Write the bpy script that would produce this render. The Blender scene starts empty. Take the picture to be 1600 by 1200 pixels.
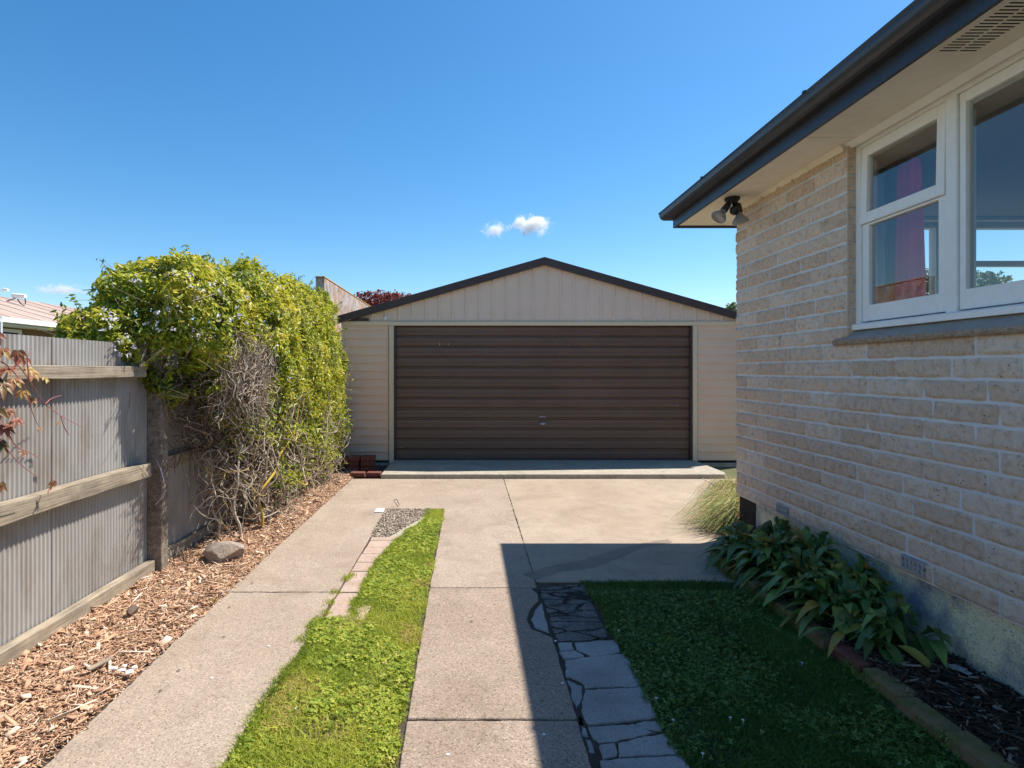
import bpy, math, random
import numpy as np
from mathutils import Vector, Matrix
random.seed(7); RNG = np.random.default_rng(7)
C = bpy.context.scene.collection
R = math.radians
# ---------------------------------------------------------------- camera, sky, sun
CAMH = 1.42; F = 900.0; CX = 734.0; CY = 579.0
sc = bpy.context.scene
cd = bpy.data.cameras.new('camera'); cam = bpy.data.objects.new('camera', cd); C.objects.link(cam)
cam.location = (0, 0, CAMH); cam.rotation_euler = (R(90), 0, 0)
cd.sensor_width = 36; cd.lens = F/1600*36; cd.shift_x = (800-CX)/1600; cd.shift_y = (CY-600)/1600
cd.clip_start = .05; cd.clip_end = 6000
sc.camera = cam
SUN_EL = R(58.4); SUND = Vector((1.578, .87, 2.93)).normalized()
w = bpy.data.worlds.new('World'); sc.world = w; w.use_nodes = True
wn = w.node_tree.nodes; wl = w.node_tree.links
sky = wn.new('ShaderNodeTexSky'); sky.sky_type = 'NISHITA'; sky.sun_disc = False
sky.sun_elevation = SUN_EL; sky.sun_rotation = math.atan2(SUND.x, SUND.y)
sky.air_density = 1.0; sky.dust_density = .35; sky.ozone_density = 3.2; sky.altitude = 100
bg = wn['Background']; bg.inputs[1].default_value = .13
hsv = wn.new('ShaderNodeHueSaturation'); hsv.inputs['Saturation'].default_value = 1.30; hsv.inputs['Hue'].default_value = .495; hsv.inputs["Value"].default_value = .84
wl.new(sky.outputs[0], hsv.inputs['Color']); wl.new(hsv.outputs[0], bg.inputs[0])
sd = bpy.data.lights.new('sun', 'SUN'); sd.energy = 4.8; sd.angle = R(.55); sd.color = (1, .925, .82)
sun = bpy.data.objects.new('sun', sd); C.objects.link(sun)
sun.rotation_euler = SUND.to_track_quat('Z', 'Y').to_euler(); sun.location = (8, 5, 15)
sc.view_settings.view_transform = 'Standard'; sc.view_settings.look = 'None'
sc.view_settings.exposure = 0.70; sc.view_settings.gamma = 1
sc.cycles.volume_bounces = 10; sc.cycles.max_bounces = 12; sc.cycles.transparent_max_bounces = 12

# ---------------------------------------------------------------- helpers
def G(px, py):                       # ground position seen at a photo point
    d = py-CY
    return ((px-CX)/d*CAMH, F*CAMH/d)
def PX(px, py, X):                   # point on the plane x = X
    Y = X*F/(px-CX)
    return Vector((X, Y, CAMH+(CY-py)/F*Y))
def PY(px, py, Y):                   # point on the plane y = Y
    return Vector(((px-CX)/F*Y, Y, CAMH+(CY-py)/F*Y))
def hash3(i, j, k, s):
    n = (i*73856093) ^ (j*19349663) ^ (k*83492791) ^ (s*2654435)
    n = (n ^ (n >> 13))*1274126177 & 0x7fffffff
    n = (n ^ (n >> 16)) & 0xffff
    return n/65535.0
def vnoise(p, scale, seed=0):
    q = np.asarray(p, float)*scale; f = np.floor(q); t = q-f; t = t*t*(3-2*t); f = f.astype(np.int64)
    out = 0
    for a in (0, 1):
        for b in (0, 1):
            for c in (0, 1):
                wgt = (t[:, 0] if a else 1-t[:, 0])*(t[:, 1] if b else 1-t[:, 1])*(t[:, 2] if c else 1-t[:, 2])
                out = out+wgt*hash3(f[:, 0]+a, f[:, 1]+b, f[:, 2]+c, seed)
    return out
def fbm(p, scale, seed=0, o=3):
    r = 0; a = 1; s = 0
    for i in range(o):
        r = r+a*vnoise(p, scale*2**i, seed+i*17); s += a; a *= .5
    return r/s
def put(o, parent=None):
    C.objects.link(o)
    if parent is not None:
        o.parent = parent; o.matrix_parent_inverse = Matrix.Translation(-parent.location)
    return o
def tag(o, label=None, cat=None, group=None, kind=None):
    if label: o['label'] = label
    if cat: o['category'] = cat
    if group: o['group'] = group
    if kind: o['kind'] = kind
    return o
def thing(name, label, cat, loc=(0, 0, 0), group=None):
    o = bpy.data.objects.new(name, None); o.location = loc; o.empty_display_size = .1; C.objects.link(o)
    return tag(o, label, cat, group)
def raw(name, V, Fc, mat, parent=None, attrs=None, smooth=False, mats=None, midx=None):
    """V (n,3) array, Fc (m,k) array of equal-size faces"""
    V = np.asarray(V, np.float32); Fc = np.asarray(Fc, np.int32)
    m = bpy.data.meshes.new(name); n, k = Fc.shape
    m.vertices.add(len(V)); m.vertices.foreach_set('co', V.ravel())
    m.loops.add(n*k); m.loops.foreach_set('vertex_index', Fc.ravel())
    m.polygons.add(n); m.polygons.foreach_set('loop_start', np.arange(0, n*k, k, dtype=np.int32))
    try: m.polygons.foreach_set('loop_total', np.full(n, k, np.int32))
    except Exception: pass
    for mm in (mats or [mat]): m.materials.append(mm)
    if midx is not None: m.polygons.foreach_set('material_index', np.asarray(midx, np.int32))
    if smooth: m.polygons.foreach_set('use_smooth', np.ones(n, bool))
    if attrs:
        for an, av in attrs.items():
            a = m.attributes.new(an, 'FLOAT', 'POINT'); a.data.foreach_set('value', np.asarray(av, np.float32))
    m.update(calc_edges=True); m.validate()
    o = bpy.data.objects.new(name, m); return put(o, parent)
class MB:
    def __init__(s): s.v = []; s.f = []
    def add(s, vs, fs):
        b = len(s.v); s.v += [tuple(x) for x in vs]; s.f += [tuple(b+i for i in f) for f in fs]
    def box(s, a, b, bev=0):
        x0, y0, z0 = [min(a[i], b[i]) for i in range(3)]; x1, y1, z1 = [max(a[i], b[i]) for i in range(3)]
        s.add([(x0, y0, z0), (x1, y0, z0), (x1, y1, z0), (x0, y1, z0), (x0, y0, z1), (x1, y0, z1), (x1, y1, z1), (x0, y1, z1)],
              [(0, 3, 2, 1), (4, 5, 6, 7), (0, 1, 5, 4), (1, 2, 6, 5), (2, 3, 7, 6), (3, 0, 4, 7)])
    def prism(s, pts, axis, a, b):   # pts 2-D outline, extruded on axis from a to b
        def mk(p, t):
            return {0: (t, p[0], p[1]), 1: (p[0], t, p[1]), 2: (p[0], p[1], t)}[axis]
        n = len(pts)
        s.add([mk(p, a) for p in pts]+[mk(p, b) for p in pts],
              [tuple(range(n))[::-1], tuple(range(n, 2*n))]+[(i, (i+1) % n, n+(i+1) % n, n+i) for i in range(n)])
    def tube(s, pts, r, n=8, cap=True):
        pts = [Vector(p) for p in pts]; rs = r if hasattr(r, '__len__') else [r]*len(pts)
        vs = []
        up = Vector((0, 0, 1))
        for i, p in enumerate(pts):
            d = (pts[min(i+1, len(pts)-1)]-pts[max(i-1, 0)]).normalized()
            u = d.cross(up if abs(d.z) < .95 else Vector((1, 0, 0))).normalized(); v = d.cross(u)
            for k in range(n):
                a = 2*math.pi*k/n; vs.append(p+(u*math.cos(a)+v*math.sin(a))*rs[i])
        fs = [(i*n+k, i*n+(k+1) % n, (i+1)*n+(k+1) % n, (i+1)*n+k) for i in range(len(pts)-1) for k in range(n)]
        if cap: fs += [tuple(range(n))[::-1], tuple((len(pts)-1)*n+k for k in range(n))]
        s.add(vs, fs)
    def build(s, name, mat, parent=None, bevel=0, smooth=False, seg=2):
        m = bpy.data.meshes.new(name); m.from_pydata(s.v, [], s.f); m.materials.append(mat)
        if smooth: m.polygons.foreach_set('use_smooth', [True]*len(m.polygons))
        m.update()
        import bmesh
        bm = bmesh.new(); bm.from_mesh(m); bmesh.ops.recalc_face_normals(bm, faces=bm.faces); bm.to_mesh(m); bm.free()
        o = bpy.data.objects.new(name, m); put(o, parent)
        if bevel:
            md = o.modifiers.new('b', 'BEVEL'); md.width = bevel; md.segments = seg; md.limit_method = 'ANGLE'
        return o
def one(fn, name, mat, parent=None, **k):
    b = MB(); fn(b); return b.build(name, mat, parent, **k)

# ---------------------------------------------------------------- materials
def newmat(name):
    m = bpy.data.materials.new(name); m.use_nodes = True
    return m, m.node_tree.nodes, m.node_tree.links, m.node_tree.nodes['Principled BSDF']
def ramp(n, stops, interp='LINEAR'):
    r = n.new('ShaderNodeValToRGB'); e = r.color_ramp.elements; r.color_ramp.interpolation = interp
    while len(e) < len(stops): e.new(.5)
    for i, (p, c) in enumerate(stops):
        e[i].position = p; e[i].color = (*c, 1) if len(c) == 3 else c
    return r
def noise(n, l, scale, detail=4, rough=.6, vec=None, dist=0):
    t = n.new('ShaderNodeTexNoise'); t.inputs['Scale'].default_value = scale; t.inputs['Detail'].default_value = detail
    t.inputs['Roughness'].default_value = rough; t.inputs['Distortion'].default_value = dist
    if vec is not None: l.new(vec, t.inputs['Vector'])
    return t
def mixc(n, l, fac, a, b, mode='MIX'):
    x = n.new('ShaderNodeMix'); x.data_type = 'RGBA'; x.blend_type = mode
    for sck, v in ((x.inputs[0], fac), (x.inputs[6], a), (x.inputs[7], b)):
        if hasattr(v, 'links'): l.new(v, sck)
        elif hasattr(v, '__len__'): sck.default_value = (*v, 1)
        else: sck.default_value = v
    return x.outputs[2]
def surf(name, c1, c2, s1=3, rough=.8, c3=None, s3=40, a3=.4, spk=None, sps=300, bump=.2, bs=200, bd=.004, scale=None, spec=.3, metal=0, big=None):
    """general weathered surface: two tones by broad noise, a third by finer noise, specks, fine relief"""
    m, n, l, p = newmat(name)
    tc = n.new('ShaderNodeTexCoord'); vec = tc.outputs['Object']
    if scale:
        mp = n.new('ShaderNodeMapping'); mp.inputs['Scale'].default_value = scale; l.new(vec, mp.inputs[0]); vec = mp.outputs[0]
    t = noise(n, l, s1, 5, .62, vec); r = ramp(n, [(.32, c1), (.68, c2)]); l.new(t.outputs[0], r.inputs[0]); col = r.outputs[0]
    if c3 is not None:
        t3 = noise(n, l, s3, 4, .65, vec); r3 = ramp(n, [(.45, (0, 0, 0)), (.68, (1, 1, 1))]); l.new(t3.outputs[0], r3.inputs[0])
        ml = n.new('ShaderNodeMath'); ml.operation = 'MULTIPLY'; ml.inputs[1].default_value = a3; l.new(r3.outputs[0], ml.inputs[0])
        col = mixc(n, l, ml.outputs[0], col, c3)
    if spk:
        vo = n.new('ShaderNodeTexVoronoi'); vo.inputs['Scale'].default_value = sps*1.25; l.new(vec, vo.inputs['Vector']); sx = n.new('ShaderNodeSeparateColor'); l.new(vo.outputs['Color'], sx.inputs[0])
        rs = ramp(n, [(.0, (.48, .45, .42)), (.14, (.80, .78, .76)), (.30, (.95, .95, .95)), (.75, (1.03, 1.03, 1.03)), (.93, (spk, spk, spk)), (1, (spk+.22, spk+.22, spk+.22))])
        l.new(sx.outputs[0], rs.inputs[0]); col = mixc(n, l, .9, col, rs.outputs[0], 'MULTIPLY')
        tk = noise(n, l, 2.3, 6, .7, vec, 1.2); rk = ramp(n, [(.30, (.80, .77, .73)), (.48, (1, 1, 1)), (.70, (1.08, 1.07, 1.05))]); l.new(tk.outputs[0], rk.inputs[0]); col = mixc(n, l, .8, col, rk.outputs[0], 'MULTIPLY')
    l.new(col, p.inputs['Base Color'])
    p.inputs['Roughness'].default_value = rough; p.inputs['Specular IOR Level'].default_value = spec; p.inputs['Metallic'].default_value = metal
    if bump:
        tb = noise(n, l, bs, 4, .6, vec); b = n.new('ShaderNodeBump'); b.inputs['Strength'].default_value = bump; b.inputs['Distance'].default_value = bd
        l.new(tb.outputs[0], b.inputs['Height']); l.new(b.outputs[0], p.inputs['Normal'])
    return m
def attrmat(name, stops, rough=.7, trans=0, spec=.3, bump=0):
    m, n, l, p = newmat(name)
    a = n.new('ShaderNodeAttribute'); a.attribute_name = 'v'
    r = ramp(n, stops); l.new(a.outputs['Fac'], r.inputs[0]); l.new(r.outputs[0], p.inputs['Base Color'])
    p.inputs['Roughness'].default_value = rough; p.inputs['Specular IOR Level'].default_value = spec
    if trans:
        tr = n.new('ShaderNodeBsdfTranslucent'); mx = n.new('ShaderNodeMixShader'); mx.inputs[0].default_value = trans
        hs = n.new('ShaderNodeHueSaturation'); hs.inputs['Value'].default_value = 1.3; hs.inputs['Hue'].default_value = .485; l.new(r.outputs[0], hs.inputs['Color'])
        l.new(hs.outputs[0], tr.inputs[0]); l.new(p.outputs[0], mx.inputs[1]); l.new(tr.outputs[0], mx.inputs[2])
        l.new(mx.outputs[0], n['Material Output'].inputs[0])
    return m
def wood(name, c1, c2, axis=1, dark=(.09, .07, .05)):
    m, n, l, p = newmat(name)
    tc = n.new('ShaderNodeTexCoord'); mp = n.new('ShaderNodeMapping')
    s = [90, 90, 90]; s[axis] = 3.0; mp.inputs['Scale'].default_value = s; l.new(tc.outputs['Object'], mp.inputs[0])
    t = noise(n, l, 1, 5, .7, mp.outputs[0], .6); r = ramp(n, [(.25, dark), (.42, c1), (.7, c2)]); l.new(t.outputs[0], r.inputs[0])
    t2 = noise(n, l, 5, 3, .6, tc.outputs['Object']); r2 = ramp(n, [(.35, (.7, .7, .68)), (.65, (1.1, 1.08, 1.0))]); l.new(t2.outputs[0], r2.inputs[0])
    l.new(mixc(n, l, 1, r.outputs[0], r2.outputs[0], 'MULTIPLY'), p.inputs['Base Color']); p.inputs['Roughness'].default_value = .85
    b = n.new('ShaderNodeBump'); b.inputs['Strength'].default_value = .7; b.inputs['Distance'].default_value = .004; l.new(t.outputs[0], b.inputs['Height']); l.new(b.outputs[0], p.inputs['Normal'])
    return m
M = {}
M['soil'] = surf('soil', (.05, .038, .028), (.10, .08, .06), 9, .95, bump=.8, bs=60, bd=.02)
M['ground'] = surf('ground', (.07, .09, .03), (.14, .13, .07), 1.2, .95, bump=.5, bs=30, bd=.03)
M['conc'] = surf('concrete', (.315, .25, .195), (.38, .31, .25), 1.6, .85, c3=(.29, .24, .19), s3=9, a3=.35, spk=1.25, sps=150, bump=.5, bs=170, bd=.004)
M['conc2'] = surf('concrete_strip', (.28, .215, .165), (.34, .27, .215), 1.3, .85, c3=(.25, .20, .155), s3=7, a3=.45, spk=1.3, sps=130, bump=.6, bs=150, bd=.005)
M['apron'] = surf('concrete_apron', (.335, .265, .20), (.41, .335, .26), 1.1, .8, c3=(.27, .215, .16), s3=5, a3=.4, spk=1.12, sps=240, bump=.25, bs=220, bd=.002)
M['old'] = surf('old_concrete', (.29, .275, .26), (.40, .385, .37), 3, .8, c3=(.20, .19, .18), s3=12, a3=.35, spk=1.1, sps=260, bump=.3, bs=120, bd=.003)
def crackmat():
    m = surf('bitumen_patch', (.11, .105, .10), (.20, .19, .18), 5, .9, c3=(.06, .055, .05), s3=11, a3=.8, spk=1.4, sps=120, bump=0)
    n = m.node_tree.nodes; l = m.node_tree.links; p = n['Principled BSDF']; src = p.inputs['Base Color'].links[0].from_socket
    tc = n.new('ShaderNodeTexCoord'); nz = noise(n, l, 14, 3, .6, tc.outputs['Object']); ad = n.new('ShaderNodeVectorMath'); ad.operation = 'MULTIPLY_ADD'; ad.inputs[1].default_value = (.06, .06, .06); l.new(nz.outputs['Color'], ad.inputs[0]); l.new(tc.outputs['Object'], ad.inputs[2])
    mp = n.new('ShaderNodeMapping'); mp.inputs['Scale'].default_value = (4.5, 11, 4); l.new(ad.outputs[0], mp.inputs[0])
    v = n.new('ShaderNodeTexVoronoi'); v.feature = 'DISTANCE_TO_EDGE'; v.inputs['Scale'].default_value = 1; l.new(mp.outputs[0], v.inputs['Vector'])
    rr = ramp(n, [(.02, (.12, .11, .10)), (.07, (1, 1, 1))]); l.new(v.outputs[0], rr.inputs[0]); l.new(mixc(n, l, 1, src, rr.outputs[0], 'MULTIPLY'), p.inputs['Base Color'])
    b = n.new('ShaderNodeBump'); b.inputs['Strength'].default_value = .8; b.inputs['Distance'].default_value = .01; l.new(rr.outputs[0], b.inputs['Height']); l.new(b.outputs[0], p.inputs['Normal']); return m
M['patch'] = crackmat()
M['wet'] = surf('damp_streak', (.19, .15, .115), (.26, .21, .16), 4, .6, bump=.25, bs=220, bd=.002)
M['slab'] = surf('garage_step', (.36, .33, .27), (.46, .42, .34), 3, .85, c3=(.25, .22, .17), s3=14, a3=.5, spk=1.15, sps=200, bump=.5, bs=90, bd=.006)
M['paver'] = surf('paver', (.40, .29, .235), (.47, .36, .30), 6, .85, c3=(.29, .225, .18), s3=30, a3=.4, spk=1.1, sps=300, bump=.3, bs=200, bd=.002)
M['gravel'] = attrmat('gravel', [(0, (.19, .145, .11)), (.5, (.38, .31, .245)), (1, (.52, .45, .38))], .9)
M['steel'] = surf('zinc_sheet', (.32, .305, .285), (.41, .395, .375), 2.2, .6, c3=(.24, .19, .155), s3=6, a3=.7, bump=.15, bs=60, bd=.001, scale=(1, 1, .35), spec=.4, metal=.0)
M['rail'] = wood('fence_timber', (.27, .22, .17), (.44, .385, .31))
M['postc'] = surf('post_concrete', (.20, .165, .13), (.33, .28, .23), 9, .92, c3=(.10, .085, .07), s3=26, a3=.8, spk=1.2, sps=120, bump=1, bs=90, bd=.006)
M['dark'] = surf('shade_black', (.015, .015, .015), (.03, .03, .03), 5, .9, bump=0)  # near-black colour standing in for shade inside the vents
M['brown'] = surf('door_brown', (.125, .072, .052), (.155, .092, .068), 3, .42, c3=(.17, .115, .09), s3=14, a3=.2, bump=.05, bs=60, bd=.001, scale=(.4, 1, 1), spec=.45)
M['trimbrown'] = surf('barge_brown', (.06, .040, .038), (.078, .054, .052), 5, .45, bump=.05, bs=60, bd=.001)
M['beige'] = surf('beige_steel', (.78, .545, .40), (.83, .595, .445), 1.2, .5, c3=(.72, .48, .34), s3=4, a3=.3, bump=.05, bs=30, bd=.001, spec=.4)
M['beige2'] = surf('gable_beige', (.74, .56, .44), (.78, .60, .48), 1.2, .5, c3=(.68, .50, .39), s3=6, a3=.3, bump=.05, bs=30, bd=.001, spec=.4)
M['cream'] = surf('cream_trim', (.72, .57, .40), (.76, .61, .44), 3, .5, bump=.05, bs=60)
M['white'] = surf('white_paint', (.84, .84, .83), (.88, .88, .87), 4, .45, c3=(.70, .68, .62), s3=25, a3=.25, bump=.12, bs=70, bd=.001, spec=.45)
M['soffit'] = surf('soffit_paint', (.88, .81, .68), (.90, .84, .72), 2.5, .6, c3=(.74, .64, .50), s3=6, a3=.45, bump=.1, bs=60, bd=.001)
M['gutter'] = surf('gutter_paint', (.022, .024, .034), (.034, .036, .048), 6, .38, c3=(.06, .06, .07), s3=40, a3=.25, bump=.08, bs=30, bd=.001, spec=.5)
M['mortar'] = surf('mortar', (.62, .62, .63), (.72, .72, .73), 12, .9, bump=.5, bs=200, bd=.002)
M['render'] = surf('foundation_render', (.74, .66, .42), (.82, .75, .54), 4, .85, c3=(.24, .26, .31), s3=4.5, a3=1.0, spk=1.05, sps=120, bump=.6, bs=80, bd=.006)
M['blackcorner'] = surf('black_corner', (.018, .016, .016), (.04, .035, .03), 14, .85, bump=.4, bs=80, bd=.004)
M['sill'] = surf('sill_stone', (.33, .25, .18), (.45, .35, .26), 20, .85, c3=(.15, .11, .09), s3=60, a3=.8, bump=.9, bs=70, bd=.008)
M['silltop'] = surf('sill_top', (.32, .28, .25), (.40, .36, .32), 8, .7, bump=.3, bs=90, bd=.002)
M['black'] = surf('black_plastic', (.012, .012, .014), (.02, .02, .022), 10, .4, bump=0, spec=.5)
M['vent'] = surf('vent_concrete', (.30, .30, .31), (.42, .42, .43), 20, .85, bump=.5, bs=120, bd=.003)
M['redbrick'] = surf('red_brick', (.15, .05, .038), (.23, .08, .06), 9, .85, c3=(.07, .03, .028), s3=25, a3=.5, spk=1.15, sps=200, bump=.5, bs=120, bd=.004)
M['mossbrick'] = surf('moss_brick', (.12, .13, .035), (.26, .17, .11), 7, .95, c3=(.09, .12, .03), s3=9, a3=.8, bump=.9, bs=60, bd=.01)
M['lichen'] = surf('lichen_concrete', (.26, .22, .20), (.62, .55, .50), 6, .9, c3=(.50, .22, .06), s3=3.2, a3=.95, spk=1.1, sps=60, bump=.6, bs=40, bd=.01)
M['lichen_top'] = surf('orange_lichen', (.55, .28, .05), (.5, .35, .18), 9, .9, bump=.6, bs=40, bd=.01)
M['stone'] = surf('boulder', (.26, .22, .19), (.38, .32, .27), 7, .8, c3=(.40, .27, .16), s3=9, a3=.5, spk=1.1, sps=160, bump=.6, bs=60, bd=.008)
M['nroof'] = surf('neighbour_roof', (.38, .28, .23), (.45, .35, .30), 5, .8, c3=(.28, .17, .125), s3=2, a3=.6, bump=.3, bs=30, bd=.01, scale=(.3, 1, 1))
M['nwall'] = surf('neighbour_wall', (.22, .14, .08), (.30, .19, .10), 5, .85, bump=.3, bs=30, bd=.01)
M['inwall'] = surf('room_wall', (.60, .58, .54), (.64, .62, .58), 2, .8, bump=0)
M['inceil'] = surf('room_ceiling', (.42, .42, .42), (.46, .46, .46), 2, .8, bump=0)
M['infloor'] = surf('room_floor', (.16, .10, .06), (.2, .13, .08), 2, .6, bump=0)
M['metal'] = surf('handle_metal', (.6, .6, .6), (.7, .7, .7), 9, .3, bump=0, metal=1)
M['bark'] = attrmat('bark_chips', [(0, (.17, .09, .055)), (.25, (.40, .225, .14)), (.5, (.53, .33, .205)), (.8, (.62, .43, .29)), (1, (.70, .58, .46))], .85)
M['mulch'] = attrmat('dark_mulch', [(0, (.015, .01, .008)), (.5, (.05, .032, .022)), (.85, (.12, .08, .055)), (1, (.30, .24, .19))], .9)
M['grass'] = attrmat('lawn_grass', [(0, (.09, .14, .02)), (.3, (.21, .30, .04)), (.6, (.38, .44, .055)), (.86, (.50, .50, .10)), (1, (.58, .42, .20))], .6, .35, .2)
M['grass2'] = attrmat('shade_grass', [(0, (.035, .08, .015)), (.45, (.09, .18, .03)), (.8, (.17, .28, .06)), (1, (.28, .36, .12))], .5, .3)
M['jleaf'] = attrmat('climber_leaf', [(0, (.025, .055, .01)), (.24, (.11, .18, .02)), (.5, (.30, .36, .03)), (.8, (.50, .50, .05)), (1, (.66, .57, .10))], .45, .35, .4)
M['twig'] = attrmat('climber_twig', [(0, (.09, .065, .05)), (.5, (.33, .26, .20)), (.85, (.52, .45, .37)), (1, (.48, .34, .06))], .85)
M['petal'] = attrmat('petal', [(0, (.75, .66, .74)), (1, (.9, .88, .88))], .6, .3)
M['bleaf'] = attrmat('broad_leaf', [(0, (.035, .075, .025)), (.5, (.11, .20, .055)), (.85, (.20, .32, .075)), (.95, (.30, .28, .05)), (1, (.38, .18, .04))], .36, .2, .45)
M['tuss'] = attrmat('tussock', [(0, (.08, .12, .03)), (.4, (.22, .28, .07)), (.75, (.50, .47, .20)), (.92, (.58, .52, .30)), (1, (.50, .24, .09))], .6, .3)
M['vineleaf'] = attrmat('vine_leaf', [(0, (.08, .10, .02)), (.35, (.24, .10, .04)), (.7, (.34, .11, .07)), (1, (.42, .30, .06))], .45, .3, .45)
M['vinestem'] = surf('vine_stem', (.32, .10, .11), (.42, .16, .16), 20, .6, bump=0)
M['plum'] = attrmat('plum_leaf', [(0, (.10, .02, .02)), (.6, (.26, .07, .05)), (1, (.45, .17, .13))], .5, .25)
M['treeleaf'] = attrmat('tree_leaf', [(0, (.03, .06, .012)), (.6, (.09, .14, .03)), (1, (.24, .26, .08))], .5, .25)
M['conif'] = attrmat('conifer_leaf', [(0, (.012, .03, .012)), (1, (.05, .08, .03))], .6, .1)
M['trunk'] = surf('trunk_bark', (.10, .07, .05), (.18, .13, .1), 12, .9, bump=.8, bs=40, bd=.02)
M['foam'] = surf('foam', (.78, .78, .78), (.85, .85, .86), 20, .8, bump=.3, bs=100)
def brickmat():
    m, n, l, p = newmat('split_block')
    tc = n.new('ShaderNodeTexCoord'); a = n.new('ShaderNodeAttribute'); a.attribute_name = 'v'
    r = ramp(n, [(0, (.62, .465, .35)), (.4, (.69, .53, .41)), (.75, (.73, .58, .46)), (1, (.76, .62, .51))]); l.new(a.outputs['Fac'], r.inputs[0])
    t = noise(n, l, 28, 5, .7, tc.outputs['Object']); r2 = ramp(n, [(.3, (.70, .62, .55)), (.5, (1, 1, 1)), (.75, (1.14, 1.1, 1.06))]); l.new(t.outputs[0], r2.inputs[0])
    c = mixc(n, l, .9, r.outputs[0], r2.outputs[0], 'MULTIPLY')
    v = n.new('ShaderNodeTexVoronoi'); v.inputs['Scale'].default_value = 42; l.new(tc.outputs['Object'], v.inputs['Vector'])
    r3 = ramp(n, [(.10, (.30, .24, .2)), (.20, (1, 1, 1))]); l.new(v.outputs['Distance'], r3.inputs[0])
    t4 = noise(n, l, 9, 2, .5, tc.outputs['Object']); r4 = ramp(n, [(.52, (0, 0, 0)), (.6, (1, 1, 1))]); l.new(t4.outputs[0], r4.inputs[0])
    c = mixc(n, l, r4.outputs[0], c, mixc(n, l, 1, c, r3.outputs[0], 'MULTIPLY'))
    l.new(c, p.inputs['Base Color']); p.inputs['Roughness'].default_value = .92; p.inputs['Specular IOR Level'].default_value = .2
    tb = noise(n, l, 110, 5, .7, tc.outputs['Object']); b = n.new('ShaderNodeBump'); b.inputs['Strength'].default_value = .9; b.inputs['Distance'].default_value = .006
    l.new(tb.outputs[0], b.inputs['Height']); l.new(b.outputs[0], p.inputs['Normal'])
    return m
M['block'] = brickmat()
def glassmat():
    m, n, l, p = newmat('window_glass'); n.remove(p)
    ge = n.new('ShaderNodeNewGeometry'); dt = n.new('ShaderNodeVectorMath'); dt.operation = 'DOT_PRODUCT'; l.new(ge.outputs['Normal'], dt.inputs[0]); l.new(ge.outputs['Incoming'], dt.inputs[1])
    ab = n.new('ShaderNodeMath'); ab.operation = 'ABSOLUTE'; l.new(dt.outputs['Value'], ab.inputs[0])
    om = n.new('ShaderNodeMath'); om.operation = 'SUBTRACT'; om.inputs[0].default_value = 1; l.new(ab.outputs[0], om.inputs[1])
    pw = n.new('ShaderNodeMath'); pw.operation = 'POWER'; pw.inputs[1].default_value = 4; l.new(om.outputs[0], pw.inputs[0])
    mu = n.new('ShaderNodeMath'); mu.operation = 'MULTIPLY_ADD'; mu.inputs[1].default_value = .9; mu.inputs[2].default_value = .15; mu.use_clamp = True; l.new(pw.outputs[0], mu.inputs[0])
    t = n.new('ShaderNodeBsdfTransparent'); t.inputs[0].default_value = (.93, .96, .96, 1); g = n.new('ShaderNodeBsdfGlossy'); g.inputs['Roughness'].default_value = .0
    mx = n.new('ShaderNodeMixShader'); l.new(mu.outputs[0], mx.inputs[0]); l.new(t.outputs[0], mx.inputs[1]); l.new(g.outputs[0], mx.inputs[2])
    l.new(mx.outputs[0], n['Material Output'].inputs[0]); return m
M['glass'] = glassmat()
def darkglass():
    m, n, l, p = newmat('dark_glass'); p.inputs['Base Color'].default_value = (.03, .04, .05, 1); p.inputs['Roughness'].default_value = .05; return m
M['dglass'] = darkglass()
def lampglass():
    m, n, l, p = newmat('lamp_glass'); p.inputs['Base Color'].default_value = (.34, .33, .33, 1); p.inputs['Roughness'].default_value = .15
    p.inputs['Transmission Weight'].default_value = .35; p.inputs['Specular IOR Level'].default_value = .8; return m
M['lamp'] = lampglass()
def curtmat(name, ca, cb):
    return surf(name, ca, cb, 6, .85, bump=.1, bs=200, bd=.001)
M['curt_red'] = curtmat('magenta_cloth', (.60, .03, .14), (.66, .05, .18))
M['curt_grey'] = curtmat('pale_cloth', (.46, .47, .46), (.56, .57, .55))
M['curt_dark'] = curtmat('olive_cloth', (.13, .13, .09), (.18, .17, .12))

# ---------------------------------------------------------------- ground and paving
one(lambda b: b.box((-400, -200, -.30), (400, 900, -.035)), 'ground', M['ground']); tag(bpy.data.objects['ground'], kind='structure')
o = one(lambda b: b.box((-2.32, -2.5, -.04), (2.30, 9.2, -.012)), 'soil', M['soil']); tag(o, kind='structure')
def jag(pts, step=.03, amp=.004, seed=0):
    out = []
    n = len(pts)
    for i in range(n):
        a = np.array(pts[i]); b = np.array(pts[(i+1) % n]); L = np.linalg.norm(b-a); k = max(1, int(L/step)); nr = np.array([-(b-a)[1], (b-a)[0]])/max(L, 1e-6)
        for j in range(k):
            p = a+(b-a)*j/k
            d = (vnoise(np.array([[p[0], p[1], seed*3.3]]), 22, 5)[0]-.5)*2*amp+(vnoise(np.array([[p[0], p[1], seed*1.7]]), 70, 9)[0]-.5)*amp
            out.append(tuple(p+nr*d))
    return out
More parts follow.
